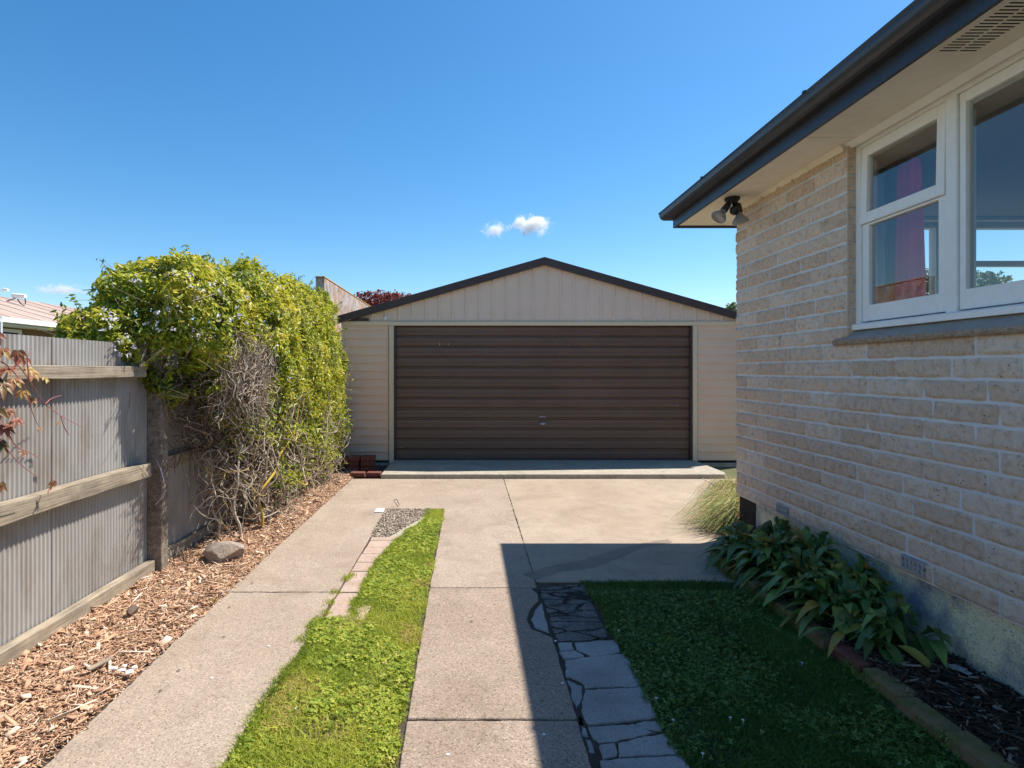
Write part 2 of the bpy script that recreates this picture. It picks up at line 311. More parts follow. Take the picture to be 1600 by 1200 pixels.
def slab(name, pts, mat, z0=-.05, z1=0, amp=.004, step=.03, seed=0, parent=None, kind='structure', bev=.004, gap=0):
    if gap:
        P = np.array(pts); n = len(P); area = sum(P[i][0]*P[(i+1) % n][1]-P[(i+1) % n][0]*P[i][1] for i in range(n))
        if area < 0: P = P[::-1]
        Q = []
        for i in range(n):
            a, b, c = P[i-1], P[i], P[(i+1) % n]
            n1 = np.array([-(b-a)[1], (b-a)[0]]); n1 = n1/np.linalg.norm(n1); n2 = np.array([-(c-b)[1], (c-b)[0]]); n2 = n2/np.linalg.norm(n2)
            s_ = n1+n2; s_ = s_/max(.6, (s_@s_)/2); Q.append(tuple(b+s_*gap))
        pts = Q
    b = MB(); b.prism(jag(pts, step, amp, seed), 2, z0, z1)
    o = b.build(name, mat, parent, bevel=bev, seg=1)
    if kind: tag(o, kind=kind)
    return o
YJ = [5.93, 3.77, 2.345, .95, -.5, -2.3]       # cross joints
# left wheel path
lp = [(-1.545, 7.55), (.441, 7.55), (.441, YJ[1]+.005), (-.262, YJ[1]+.005), (-.262, 5.93), (-.865, 5.93), (-.852, 5.0), (-.85, 3.70), (-1.555, 3.70)]
slab('path', lp, M['conc'], seed=1)
slab('path', [(-1.555, 3.688), (-.85, 3.688), (-.87, 2.9), (-.895, 2.3), (-.90, 1.4), (-.90, -2.4), (-1.52, -2.4), (-1.53, 2.0)], M['conc'], seed=2, amp=.006)
# centre strip
e = .006
z6 = lambda x, y: G(760+x/2.609, 740+y/2.609)
notch = [z6(208, 488), z6(212, 515), z6(180, 548), z6(163, 590), z6(185, 632), z6(262, 665)]
slab('driveway', [(-.262, YJ[1]-e), (-.255, YJ[2]+e), (.438, YJ[2]+e), (.440, notch[-1][1]-.01)]+notch[::-1]+[(.40, YJ[1]-e)], M['conc2'], seed=4)
slab('driveway', [z6(225, 520), z6(196, 552), z6(180, 588), z6(196, 622), z6(258, 645), z6(243, 585)], M['old'], seed=5, gap=.003, z1=-.006)
slab('driveway', [(-.255, YJ[2]-e), (.436, YJ[2]-e), (.434, YJ[3]), (-.25, YJ[3])], M['conc2'], seed=6)
slab('driveway', [(-.25, YJ[3]-.01), (.434, YJ[3]-.01), (.434, -2.4), (-.25, -2.4)], M['conc2'], seed=7)
# apron in front of the garage
slab('driveway_apron', [(.447, 7.55), (3.9, 7.55), (3.9, 5.2), (2.34, 5.2), (2.34, 4.40), (1.95, 4.22), (1.80, 3.88), (.447, 3.88)], M['apron'], seed=8)
# damp streak across the apron (a stain film on the slab)
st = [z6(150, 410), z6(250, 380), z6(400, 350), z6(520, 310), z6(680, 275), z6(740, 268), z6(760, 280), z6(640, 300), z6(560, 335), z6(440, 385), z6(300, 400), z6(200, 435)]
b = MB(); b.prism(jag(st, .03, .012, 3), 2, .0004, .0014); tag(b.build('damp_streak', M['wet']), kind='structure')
# cracked old slabs beside the strip
crk = [(M['patch'], [(213, 463), (400, 447), (420, 500), (470, 610), (500, 667), (288, 680), (250, 570)], -.003),
 (M['old'], [(290, 685), (353, 683), (358, 714), (300, 722)], 0), (M['old'], [(358, 683), (525, 670), (550, 722), (430, 740), (368, 712)], 0),
 (M['old'], [(300, 724), (362, 718), (405, 741), (318, 755)], 0), (M['old'], [(318, 757), (430, 742), (570, 727), (640, 862), (402, 872), (394, 850), (345, 825), (322, 822)], 0),
 (M['old'], [(327, 830), (393, 855), (388, 905), (368, 950), (342, 880)], -.004),
 (M['old'], [(403, 877), (642, 867), (660, 900), (703, 990), (500, 1010), (412, 1018), (384, 960), (398, 905)], 0),
 (M['old'], [(414, 1024), (595, 1012), (640, 1032), (698, 1047), (530, 1085), (462, 1094), (432, 1070)], -.003),
 (M['old'], [(605, 1010), (703, 994), (716, 1045), (642, 1030)], 0), (M['old'], [(462, 1098), (526, 1092), (530, 1145), (470, 1158)], -.004),
 (M['old'], [(533, 1090), (722, 1052), (762, 1100), (788, 1138), (640, 1142), (537, 1148)], 0),
 (M['old'], [(372, 962), (395, 985), (398, 1015), (375, 1012)], -.006), (M['old'], [(380, 1020), (408, 1025), (420, 1065), (392, 1062)], -.006),
 (M['old'], [(396, 1068), (424, 1072), (442, 1100), (448, 1130), (412, 1128)], -.008), (M['old'], [(414, 1133), (446, 1136), (452, 1190), (430, 1196)], -.007)]
for i, (mt, pts, dz) in enumerate(crk):
    slab('old_paving', [z6(*p) for p in pts], mt, z1=dz-.001-.0025*((i*37) % 3), seed=20+i, gap=.0014, amp=.008, step=.02, bev=.003)
slab('old_paving', [z6(458, 1163), z6(540, 1155), z6(640, 1150), z6(800, 1143), (.80, 1.55), (.47, 1.55)], M['old'], z1=-.002, seed=41, gap=.002)
slab('old_paving', [(.46, 1.54), (.80, 1.54), (.80, .4), (.46, .4)], M['old'], z1=-.002, seed=42, gap=.006)
slab('old_paving', [(.46, .38), (.80, .38), (.80, -2.4), (.46, -2.4)], M['old'], z1=-.002, seed=43, gap=.006)
# garage step
stp = jag([(-1.17, 7.57), (3.35, 7.57), (3.42, 7.72), (3.42, 8.80), (-1.17, 8.80)], .05, .006, 9)
b = MB(); b.prism(stp, 2, -.03, .058); tag(b.build('garage_step', M['slab'], bevel=.012), kind='structure')
one(lambda b: b.box((-2.0, 7.0, -.05), (4.4, 16, .02)), 'garage_floor', M['slab'])
tag(bpy.data.objects['garage_floor'], kind='structure')
bpy.data.objects['garage_floor'].data.vertices.foreach_set('co', [c for v in [(-2.0, 8.70, -.05), (4.3, 8.70, -.05), (4.3, 15.2, -.05), (-2.0, 15.2, -.05), (-2.0, 8.70, .02), (4.3, 8.70, .02), (4.3, 15.2, .02), (-2.0, 15.2, .02)] for c in v])
# pale tile and pavers in the grass strip
lab = ['first pink paver next to the gravel at the garage end', 'second pink paver from the gravel end', 'third pink paver from the gravel end', 'fourth pink paver from the gravel end',
       'fifth pink paver from the gravel end', 'fifth pink paver from the lawn end', 'fourth pink paver from the lawn end', 'third pink paver before the lawn closes in',
       'second last pink paver of the row half under grass', 'last pink paver of the row where the lawn closes in']
ys = [5.03, 4.85, 4.655, 4.49, 4.29, 4.10, 3.908, 3.705, 3.505, 3.286, 3.13]
for i in range(10):
    b = MB(); dx = random.uniform(-.006, .006); b.box((-.838+dx, ys[i+1]+.004, -.05), (-.60+dx, ys[i]-.004, -.006+random.uniform(-.003, .003)))
    tag(b.build('paver', M['paver'], bevel=.004), lab[i], 'paver', 'pink pavers laid along the grass strip')
b = MB(); b.box((-.955, 5.75, -.02), (-.87, 5.905, .012)); tag(b.build('concrete_tile', M['mortar'], bevel=.006), 'small pale square tile at the corner of the gravel patch', 'tile')

def boxes(cent, size, rot, jit=.25):
    """n little irregular boxes: cent (n,3), size (n,3), rot (n,3,3) -> V, F"""
    n = len(cent)
    base = np.array([(-1, -1, -1), (1, -1, -1), (1, 1, -1), (-1, 1, -1), (-1, -1, 1), (1, -1, 1), (1, 1, 1), (-1, 1, 1)], float)*.5
    v = base[None]*(1+RNG.uniform(-jit, jit, (n, 8, 3)))*size[:, None, :]
    v = np.einsum('nij,nkj->nki', rot, v)+cent[:, None, :]
    f = np.array([(0, 3, 2, 1), (4, 5, 6, 7), (0, 1, 5, 4), (1, 2, 6, 5), (2, 3, 7, 6), (3, 0, 4, 7)])
    return v.reshape(-1, 3), (f[None]+(np.arange(n)*8)[:, None, None]).reshape(-1, 4)
def rotm(yaw, pitch, roll):
    cy, sy = np.cos(yaw), np.sin(yaw); cp, sp = np.cos(pitch), np.sin(pitch); cr, sr = np.cos(roll), np.sin(roll)
    z = np.zeros_like(yaw); o_ = np.ones_like(yaw)
    A = np.stack([cy, -sy, z, sy, cy, z, z, z, o_], -1).reshape(-1, 3, 3); B = np.stack([cp, z, sp, z, o_, z, -sp, z, cp], -1).reshape(-1, 3, 3)
    D = np.stack([o_, z, z, z, cr, -sr, z, sr, cr], -1).reshape(-1, 3, 3)
    return A@B@D
def chips(name, n, x0, x1, y0, y1, L, W, T, mat, hfn, seed_pow=1.0, edge=0, kind='stuff', pale=.05):
    y = y0+(y1-y0)*RNG.random(n)**seed_pow; x = RNG.uniform(x0, x1, n)+ (RNG.normal(0, edge, n) if edge else 0)
    s = np.stack([RNG.lognormal(math.log(L), .5, n), RNG.lognormal(math.log(W), .35, n), np.full(n, T)*RNG.uniform(.5, 1.4, n)], -1)
    rot = rotm(RNG.uniform(0, 6.28, n), RNG.normal(0, .28, n), RNG.normal(0, .5, n))
    c = np.stack([x, y, hfn(x, y)+RNG.uniform(0, .018, n)], -1)
    V, Fc = boxes(c, s, rot); v = np.clip(RNG.normal(.5, .22, n), 0, .93); v[RNG.random(n) < pale] = 1
    return tag(raw(name, V, Fc, mat, attrs={'v': np.repeat(v, 8)}), kind=kind)
# bark mulch bed
def bedh(x, y):
    p = np.stack([x, y, np.zeros_like(x)], -1)
    return -.018+.038*fbm(p, 3, 4)-.012*np.clip((x+1.62)/.1, 0, 1)
gx, gy = np.meshgrid(np.linspace(-2.26, -1.545, 30), np.linspace(-1.5, 8.6, 260)); P = np.stack([gx.ravel(), gy.ravel()], -1)
idx = np.arange(260*30).reshape(260, 30); Fq = np.stack([idx[:-1, :-1], idx[:-1, 1:], idx[1:, 1:], idx[1:, :-1]], -1).reshape(-1, 4)
tag(raw('bark_bed', np.column_stack([P, bedh(P[:, 0], P[:, 1])-.006]), Fq, surf('bark_base', (.22, .12, .08), (.36, .22, .15), 60, .95, bump=1, bs=150, bd=.01), smooth=True), kind='structure')
chips('bark_chips', 60000, -2.24, -1.555, 1.2, 8.3, .026, .0038, .0025, M['bark'], bedh, 1.35, .012)
chips('bark_chips', 1500, -2.22, -1.57, 1.2, 7.5, .05, .013, .005, M['bark'], lambda x, y: bedh(x, y)+.006, 1.3, pale=.12)
# gravel patch
n = 2600; x = RNG.uniform(-.86, -.40, n); y = RNG.uniform(4.95, 5.92, n); k = (x < -.86+(.46)*((y-4.6)/1.3)+.05); x, y = x[k], y[k]; n = len(x)
one(lambda b: b.box((-.858, 4.96, -.03), (-.28, 5.92, -.008)), 'gravel_base', M['slab']); tag(bpy.data.objects['gravel_base'], kind='structure')
s = RNG.uniform(.005, .018, (n, 3))*np.array([1.5, .7, .35]); V, Fc = boxes(np.stack([x, y, RNG.uniform(-.006, .004, n)], -1), s, rotm(RNG.uniform(0, 6.28, n), RNG.normal(0, .4, n), RNG.normal(0, .4, n)), .4)
tag(raw('gravel', V, Fc, M['gravel'], attrs={'v': np.repeat(RNG.random(n), 8)}), kind='stuff')

# ---------------------------------------------------------------- lawns
def blades(name, pts, hmin, hmax, wd, mat, vals, lean=.6):
    n = len(pts); a = RNG.uniform(0, 6.28, n); b_ = RNG.uniform(0, 6.28, n); h = RNG.uniform(hmin, hmax, n); ln = np.abs(RNG.normal(0, lean, n))*h
    wv = np.stack([np.cos(a), np.sin(a), np.zeros(n)], -1)*(wd*RNG.uniform(.6, 1.4, n))[:, None]*.5
    d = np.stack([np.cos(b_), np.sin(b_), np.zeros(n)], -1); up = np.array([0, 0, 1.])
    mid = pts+d*(ln*.35)[:, None]+up*(h*.6)[:, None]; tip = pts+d*ln[:, None]+up*h[:, None]
    V = np.stack([pts-wv, pts+wv, mid+wv*.75, mid-wv*.75, tip+wv*.12, tip-wv*.12], 1).reshape(-1, 3)
    f = np.array([(0, 1, 2, 3), (3, 2, 4, 5)]); Fc = (f[None]+(np.arange(n)*6)[:, None, None]).reshape(-1, 4)
    return raw(name, V, Fc, mat, attrs={'v': np.repeat(vals, 6)})
def lawn_pts(n, ymin, ymax, xl, xr, pw):
    y = ymin+(ymax-ymin)*RNG.random(n)**pw; u = RNG.random(n); a = xl(y); b_ = xr(y); x = a+(b_-a)*u
    return np.stack([x, y, np.full(n, -.012)], -1)
wob = lambda y, s, a: (vnoise(np.stack([y*0, y, y*0], -1), 6, s)-.5)*a+(vnoise(np.stack([y*0, y, y*0], -1), 30, s+1)-.5)*a*.6
LX = np.array([-2, 1.9, 2.2, 2.9, 3.15, 3.3, 3.34, 3.5, 3.9, 4.2, 4.6, 4.83, 5.1, 5.3, 5.6, 5.9]); LV = np.array([-.89, -.89, -.885, -.865, -.875, -.89, -.70, -.70, -.70, -.69, -.66, -.62, -.56, -.48, -.42, -.43])
def glv(p, s, lo, k, dry):
    v = lo+k*fbm(p, 2.2, s, 3)+.35*(fbm(p, 14, s+3)-.5)+RNG.normal(0, .10, len(p))
    d = fbm(p, 1.7, s+8); v = v+np.where((d > .60) & (RNG.random(len(p)) < .6), dry, 0)
    return np.clip(v, 0, 1)
lx = lambda y: np.interp(y, LX, LV)+wob(y, 1, .04); rx = lambda y: np.where(y > 0, -.268, -.268)+wob(y, 5, .035)
p = lawn_pts(150000, .9, 5.9, lx, rx, 1.15); one(lambda b: b.box((-.93, -2.4, -.03), (-.26, 5.92, -.014)), 'lawn_soil', M['soil']); tag(bpy.data.objects['lawn_soil'], kind='structure')
p = p[(fbm(p, 3.5, 123) > .36) | (RNG.random(len(p)) < .45)]
g1 = blades('grass', p, .007, .022, .0042, M['grass'], glv(p, 11, .10, .85, .30), 1.3); tag(g1, kind='stuff')
ed = lawn_pts(9000, 1.2, 5.9, lambda y: lx(y)-.01, lambda y: lx(y)+.03, 1.1); tag(blades('grass', ed, .012, .036, .0036, M['grass'], glv(ed, 31, .1, .6, 0), 1.0), kind='stuff')
# right lawn in the shade of the house
RYf = lambda x: 3.88+.0*x
rl = lambda y: np.interp(y, [-2, 2.0, 2.4, 3.0, 3.6, 3.85], [.80, .782, .768, .772, .764, .76])+wob(y, 9, .03); rr = lambda y: np.interp(y, [-2, 3.0, 3.6, 3.88], [1.80, 1.80, 1.80, 1.72])
one(lambda b: b.box((.745, -2.4, -.03), (1.86, 3.88, -.014)), 'lawn_soil', M['soil']); tag(bpy.data.objects['lawn_soil.001'], kind='structure')
p = lawn_pts(120000, .9, 3.89, rl, rr, 1.1); p = p[(fbm(p, 3.5, 223) > .36) | (RNG.random(len(p)) < .4)]; v = glv(p, 51, .05, .75, 0)
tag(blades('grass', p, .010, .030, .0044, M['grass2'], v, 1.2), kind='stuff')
def clover(name, pts, mat, vals, r0=.006):
    n = len(pts); k = 3; A = []; F_ = []
    a0 = RNG.uniform(0, 6.28, n); r = r0*RNG.uniform(.7, 1.5, n); tx = RNG.normal(0, .35, (n, 2))
    for j in range(k):
        a = a0+j*2.094; d = np.stack([np.cos(a), np.sin(a)], -1); q = np.stack([-d[:, 1], d[:, 0]], -1)
        for (s_, t_) in ((0, 0), (1, .8), (1.9, 0), (1, -.8)):
            xy = d*(s_*r)[:, None]+q*(t_*r)[:, None]; A.append(np.column_stack([pts[:, :2]+xy, pts[:, 2]+(xy*tx).sum(1)]))
    V = np.stack(A, 1).reshape(-1, 3); f = np.array([(0, 1, 2, 3), (4, 5, 6, 7), (8, 9, 10, 11)])
    Fc = (f[None]+(np.arange(n)*12)[:, None, None]).reshape(-1, 4); return raw(name, V, Fc, mat, attrs={'v': np.repeat(vals, 12)})
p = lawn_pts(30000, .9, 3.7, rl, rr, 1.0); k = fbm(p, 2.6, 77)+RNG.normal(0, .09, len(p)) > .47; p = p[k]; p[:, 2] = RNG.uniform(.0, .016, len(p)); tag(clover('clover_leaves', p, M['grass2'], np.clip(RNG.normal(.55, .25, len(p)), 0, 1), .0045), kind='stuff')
p = lawn_pts(24000, .9, 5.5, lx, rx, 1.1); k = fbm(p, 3.2, 78)+RNG.normal(0, .1, len(p)) > .58; p = p[k]; p[:, 2] = RNG.uniform(-.004, .010, len(p)); tag(clover('clover_leaves', p, M['grass'], np.clip(RNG.normal(.50, .2, len(p)), 0, .9)), kind='stuff')
tf = [(524, 926), (516, 942), (508, 958), (548, 900), (1046, 1000), (332, 940), (540, 905), (470, 1000)]
tp = np.concatenate([np.array([*G(*q_), -.005])+RNG.normal(0, 1, (90, 3))*np.array([.016, .022, 0]) for q_ in tf])
tag(blades('weeds', tp, .012, .035, .003, M['grass'], np.clip(RNG.normal(.55, .2, len(tp)), 0, .9), .8), kind='stuff')
# daisies
for i, (px, py) in enumerate([(1052, 1133), (967, 991), (1161, 1133), (1098, 1186), (1141, 1129), (1253, 1042), (1025, 1098)]):
    x, y = G(px, py); b = MB(); c = (x, y, .035)
    b.tube([(x, y, -.01), (x, y, .019)], .001, 5)
    for k in range(9):
        a = k*.698; b.add([(x, y, .019), (x+math.cos(a-.25)*.005, y+math.sin(a-.25)*.005, .021), (x+math.cos(a)*.007, y+math.sin(a)*.007, .022), (x+math.cos(a+.25)*.005, y+math.sin(a+.25)*.005, .021)], [(0, 1, 2, 3)])
    tag(b.build('daisy', M['foam']), 'tiny white daisy in the shaded lawn', 'flower', 'daisies scattered in the shaded lawn')

# ---------------------------------------------------------------- brick house
WX = 2.287; WY = 4.95; ZB = .355; ZS = 2.80; CO = .1025
H = thing('brick_house', 'pale split block house with white windows, wide eaves and dark gutter', 'house', (WX, WY, 0))
def bricks(segs):
    Vs = []; Fs = []; vs = []; off = 0
    nc = int(math.ceil((ZS-ZB)/CO))
    for c in range(nc):
        z0 = ZB+c*CO+.0025; z1 = min(ZB+(c+1)*CO-.0025, ZS)
        if z1-z0 < .02: continue
        spans = segs(z0, z1)
        for (ya, yb) in spans:
            y = yb; first = True
            while y > ya+.01:
                L = random.choice([.36, .36, .36, .36, .30, .41]) if not (first and c % 2) else .19
                first = False
                y2 = max(ya, y-L)
                if y2-ya < .08: y2 = ya
                fine = y > .8
                st = .012 if fine else .05; nz = 8 if fine else 3
                ny = max(3, int((y-y2)/st)); gy_ = np.linspace(y2+.0013, y-.0013, ny); gz = np.linspace(z0, z1, nz)
                Y_, Z_ = np.meshgrid(gy_, gz); P_ = np.stack([Y_.ravel()*0+c*.7, Y_.ravel(), Z_.ravel()], -1)
                u = np.minimum(np.minimum(Y_-gy_[0], gy_[-1]-Y_), np.minimum(Z_-z0, z1-Z_)).ravel()
                d = -.005*(1-np.clip(u/.012, 0, 1))**1.5+.030*(fbm(P_, 20, c*3+7, 3)-.45)+.004*(random.random()-.5)
                d = np.maximum(d, -.004); edge = u < 1e-6; d = np.where(edge, -.012, d)
                # front at x = WX - d
                V = np.stack([WX-.002-d, Y_.ravel(), Z_.ravel()], -1)
                if abs(y-WY) < 1e-6: V[Y_.ravel() >= gy_[-1]-1e-6, 1] = WY+.004
                ii = np.arange(nz*ny).reshape(nz, ny)+off
                Fs.append(np.stack([ii[:-1, :-1], ii[1:, :-1], ii[1:, 1:], ii[:-1, 1:]], -1).reshape(-1, 4)); Vs.append(V); vs.append(np.full(len(V), random.random())); off += len(V)
                y = y2
    return np.concatenate(Vs), np.concatenate(Fs), np.concatenate(vs)
WIN0, WIN1 = .95, 3.50                      # window opening along y
def segs(z0, z1):
    if z1 > 1.615: return [(WIN1, WY), (-4.0, WIN0)]
    return [(-4.0, WY)]
V, Fc, vv = bricks(segs)
wall = raw('wall', V, Fc, M['block'], H, attrs={'v': vv}, smooth=False)
# mortar bed behind the blocks and inner leaf, with the window opening left out
b = MB(); mx0, mx1 = WX+.0062, WX+.09
b.box((mx0, WIN1+.004, ZB), (mx1, WY-.01, ZS-.002)); b.box((mx0, WIN0-.004, ZB), (mx1, WIN1+.002, 1.60)); b.box((mx0, -4, ZB), (mx1, WIN0-.006, ZS-.002))
b.build('mortar', M['mortar'], H)
# return faces at the window reveal: short block ends
for i in range(13):
    z0 = 1.585+i*CO
    zz0, zz1 = ZB+(12+i)*CO+.004, min(ZB+(13+i)*CO-.004, ZS)
    if zz1 < 1.62 or zz1-zz0 < .02: continue
    b = MB(); b.box((WX+.008, WIN1-.004, max(zz0, 1.62)), (WX+.075, WIN1+.02, zz1)); o = b.build('wall_end_block', M['block'], H, bevel=.004)
one(lambda b: b.box((WX+.03, -4, ZB-.001), (WX+.32, WIN0-.01, ZB-.09)), 'wall_base', M['render'], H)
# far end wall (faces the garage) with its window opening, side and back walls
EW = [(3.30, 3.92), (4.08, 5.60)]; EZ0, EZ1 = 1.30, 2.62
b = MB(); ey0, ey1 = WY-.10, WY-.012
b.box((WX+.10, ey0, ZB), (3.25, ey1, ZS-.003)); b.box((3.252, ey0, ZB), (5.70, ey1, EZ0-.05)); b.box((3.252, ey0, EZ1+.05), (5.70, ey1, ZS-.003)); b.box((5.702, ey0, ZB), (8.6, ey1, ZS-.003))
b.build('end_wall', M['mortar'], H)
one(lambda b: (b.box((8.5, -4, ZB), (8.6, ey0-.004, ZS-.003)), b.box((WX+.1, -4.1, 0), (8.6, -4.002, ZS-.003))), 'back_wall', M['mortar'], H)
# foundation
def foundation():
    ny = 330; nz = 18; Y_, Z_ = np.meshgrid(np.linspace(-4, WY-.26, ny), np.linspace(-.05, ZB-.004, nz)); P_ = np.stack([Y_.ravel()*0, Y_.ravel(), Z_.ravel()], -1)
    V = np.stack([WX+.030+.012*(fbm(P_, 9, 3)-.5), Y_.ravel(), Z_.ravel()], -1); ii = np.arange(ny*nz).reshape(nz, ny)
    Fq = np.stack([ii[:-1, :-1], ii[1:, :-1], ii[1:, 1:], ii[:-1, 1:]], -1).reshape(-1, 4); return raw('foundation', V, Fq, M['render'], H, smooth=True)
foundation()
one(lambda b: (b.box((WX+.05, -4, -.05), (WX+.3, WY-.14, ZB-.01)), b.box((WX+.25, WY-.20, -.05), (8.5, WY-.08, ZB-.004))), 'footing', M['render'], H)
one(lambda b: b.box((WX+.022, WY-.285, -.05), (WX+.24, WY-.02, ZB-.003)), 'foundation_corner', M['blackcorner'], H, bevel=.004)  # near-black box at the far end of the foundation
tag(bpy.data.objects['foundation_corner'], 'black foundation corner')
# air vents
for (yc, z0) in ((PX(1224, 796, WX).y, .395), (PX(1429, 883, WX).y, .408)):
    b = MB(); hw, hh = .075, .035; zc = z0+.01; x0 = WX-.016
    b.box((x0, yc-hw, zc-hh), (x0+.035, yc+hw, zc-hh+.010)); b.box((x0, yc-hw, zc+hh-.010), (x0+.035, yc+hw, zc+hh)); b.box((x0, yc-hw, zc-.004), (x0+.03, yc+hw, zc+.004))
    for k in range(6):
        yy = yc-hw+.005+k*(2*hw-.010)/5; b.box((x0+.001, yy-.005, zc-hh+.010), (x0+.0202, yy+.005, zc+hh-.010))
    vo = b.build('air_vent', M['vent'], H); one(lambda b: b.box((x0+.0205, yc-hw+.002, zc-hh+.002), (x0+.05, yc+hw-.002, zc+hh-.002)), 'vent_shade', M['dark'], vo).matrix_parent_inverse = Matrix.Identity(4)  # solid near-black box paints the shade behind the grille
# soffit, trim, fascia, gutter, roof
FX = 1.94; FY = 5.50
b = MB(); b.box((FX+.02, -4.5, ZS), (WX+.12, 3.405, ZS+.012)); b.box((FX+.02, 3.411, ZS), (WX+.12, FY-.02, ZS+.012)); b.box((WX+.124, WY-.02, ZS), (9.2, FY-.02, ZS+.012)); b.box((FX+.03, -4.5, ZS+.014), (9.2, FY-.03, ZS+.03))
b.build('soffit', M['soffit'], H)
one(lambda b: b.prism([(WX-.028, ZS-.002), (WX+.02, ZS-.002), (WX+.02, ZS-.040), (WX-.006, ZS-.036), (WX-.016, ZS-.018)], 1, WIN1+.02, WY+.02), 'soffit_trim', M['soffit'], H)
one(lambda b: b.prism([(WX-.005, ZS-.002), (WX+.045, ZS-.002), (WX+.045, ZS-.028), (WX+.03, ZS-.03), (WX+.012, ZS-.016)], 1, WIN0, WIN1+.015), 'window_trim', M['white'], H)
b = MB(); b.box((FX, -4.5, ZS-.022), (FX+.02, FY-.021, ZS+.15)); b.box((FX, FY-.02, ZS-.022), (9.3, FY, ZS+.15)); b.build('fascia', M['gutter'], H, bevel=.002)
prof = [(0, 2.862), (.045, 2.862), (.066, 2.867), (.083, 2.880), (.094, 2.898), (.099, 2.918), (.100, 2.936), (.106, 2.940), (.106, 2.948), (.098, 2.950), (.095, 2.944), (.094, 2.920), (.088, 2.900), (.078, 2.886), (.062, 2.873), (.045, 2.868), (.004, 2.868)]
vs = []
for stn in ((FX, -4.5, (-1, 0)), (FX, FY, (-1, 1)), (9.3, FY, (0, 1))):
    for (d, z) in prof: vs.append((stn[0]+stn[2][0]*d, stn[1]+stn[2][1]*d, z))
n = len(prof); b = MB(); b.add(vs, [(s*n+i, s*n+(i+1) % n, (s+1)*n+(i+1) % n, (s+1)*n+i) for s in (0, 1) for i in range(n)])
gut = b.build('gutter', M['gutter'], H)
for yy in (4.55, 3.15, 1.85):   # joiners and brackets on the gutter lip
    one(lambda b: b.box((FX-.112, yy, 2.940), (FX-.001, yy+.022, 2.9545)), 'bracket', M['gutter'], gut).matrix_parent_inverse = Matrix.Identity(4)
b = MB(); ez = 2.955; rx_ = 5.6; rz = ez+(rx_-FX)*.36
b.add([(FX-.03, -4.5, ez), (FX-.03, FY+.03, ez), (9.3, FY+.03, ez), (rx_, FY-3.6, rz), (rx_, -4.5, rz), (9.3, -4.5, ez)], [(0, 4, 3, 1), (1, 3, 2), (2, 3, 4, 5)])
rf = b.build('roof', M['nroof'], H); md = rf.modifiers.new('s', 'SOLIDIFY'); md.thickness = .03
# soffit vent: slotted panel
vt = MB(); vx0, vx1, vy1 = 2.01, 2.197, 2.50; cols = [(vx0+.012, 2.100), (2.110, vx1-.012)]; zt = ZS-.0025
pitch = .0215; nsl = 60; y = vy1-.014
vt.box((vx0, vy1-.014, zt), (vx1, vy1, ZS-.001))
for (a, c) in ((vx0, cols[0][0]), (cols[0][1], cols[1][0]), (cols[1][1], vx1)): vt.box((a, vy1-.0142-nsl*pitch, zt), (c, vy1-.0142, ZS-.001))
for k in range(nsl):
    for (a, c) in cols: vt.box((a+.0002, y-k*pitch-pitch, zt+.0003), (c-.0002, y-k*pitch-.0105, ZS-.001))
sv = vt.build('soffit_vent', M['soffit'], H)
one(lambda b: b.box((vx0+.004, vy1-.01-nsl*pitch, ZS-.0009), (vx1-.004, vy1-.004, ZS-.0003)), 'vent_shade', M['dark'], sv).matrix_parent_inverse = Matrix.Identity(4)  # thin near-black sheet paints the shade seen in the slots
sv2 = bpy.data.objects.new('x', sv.data); bpy.data.objects.remove(sv2)
# brick sill under the window
def sillm():
    ny = 220; Ys = np.linspace(WIN0-.1, 3.59, ny); prof = [(2.262, 1.575), (2.256, 1.592), (2.258, 1.606)]
    V = []
    for j, (x_, z_) in enumerate(prof):
        P_ = np.stack([Ys*0+j, Ys, Ys*0], -1); d = .012*(fbm(P_, 30, 8+j)-.5); V.append(np.stack([x_+d, Ys, z_+.3*d], -1))
    V.append(np.stack([Ys*0+2.30, Ys, Ys*0+1.575], -1)); 
    V = np.stack([V[3], V[0], V[1], V[2]], 0); k = np.arange(4*ny).reshape(4, ny)
    return raw('sill', V.reshape(-1, 3), np.stack([k[:-1, :-1], k[1:, :-1], k[1:, 1:], k[:-1, 1:]], -1).reshape(-1, 4), M['sill'], H)
sillm()
b = MB(); b.prism([(2.2585, 1.604), (2.35, 1.662), (2.35, 1.60), (2.262, 1.58)], 1, WIN0-.1, WIN1-.005); b.prism([(2.2585, 1.604), (WX, 1.620), (WX, 1.58), (2.262, 1.58)], 1, WIN1-.004, 3.588)
b.build('sill_top', M['silltop'], H)
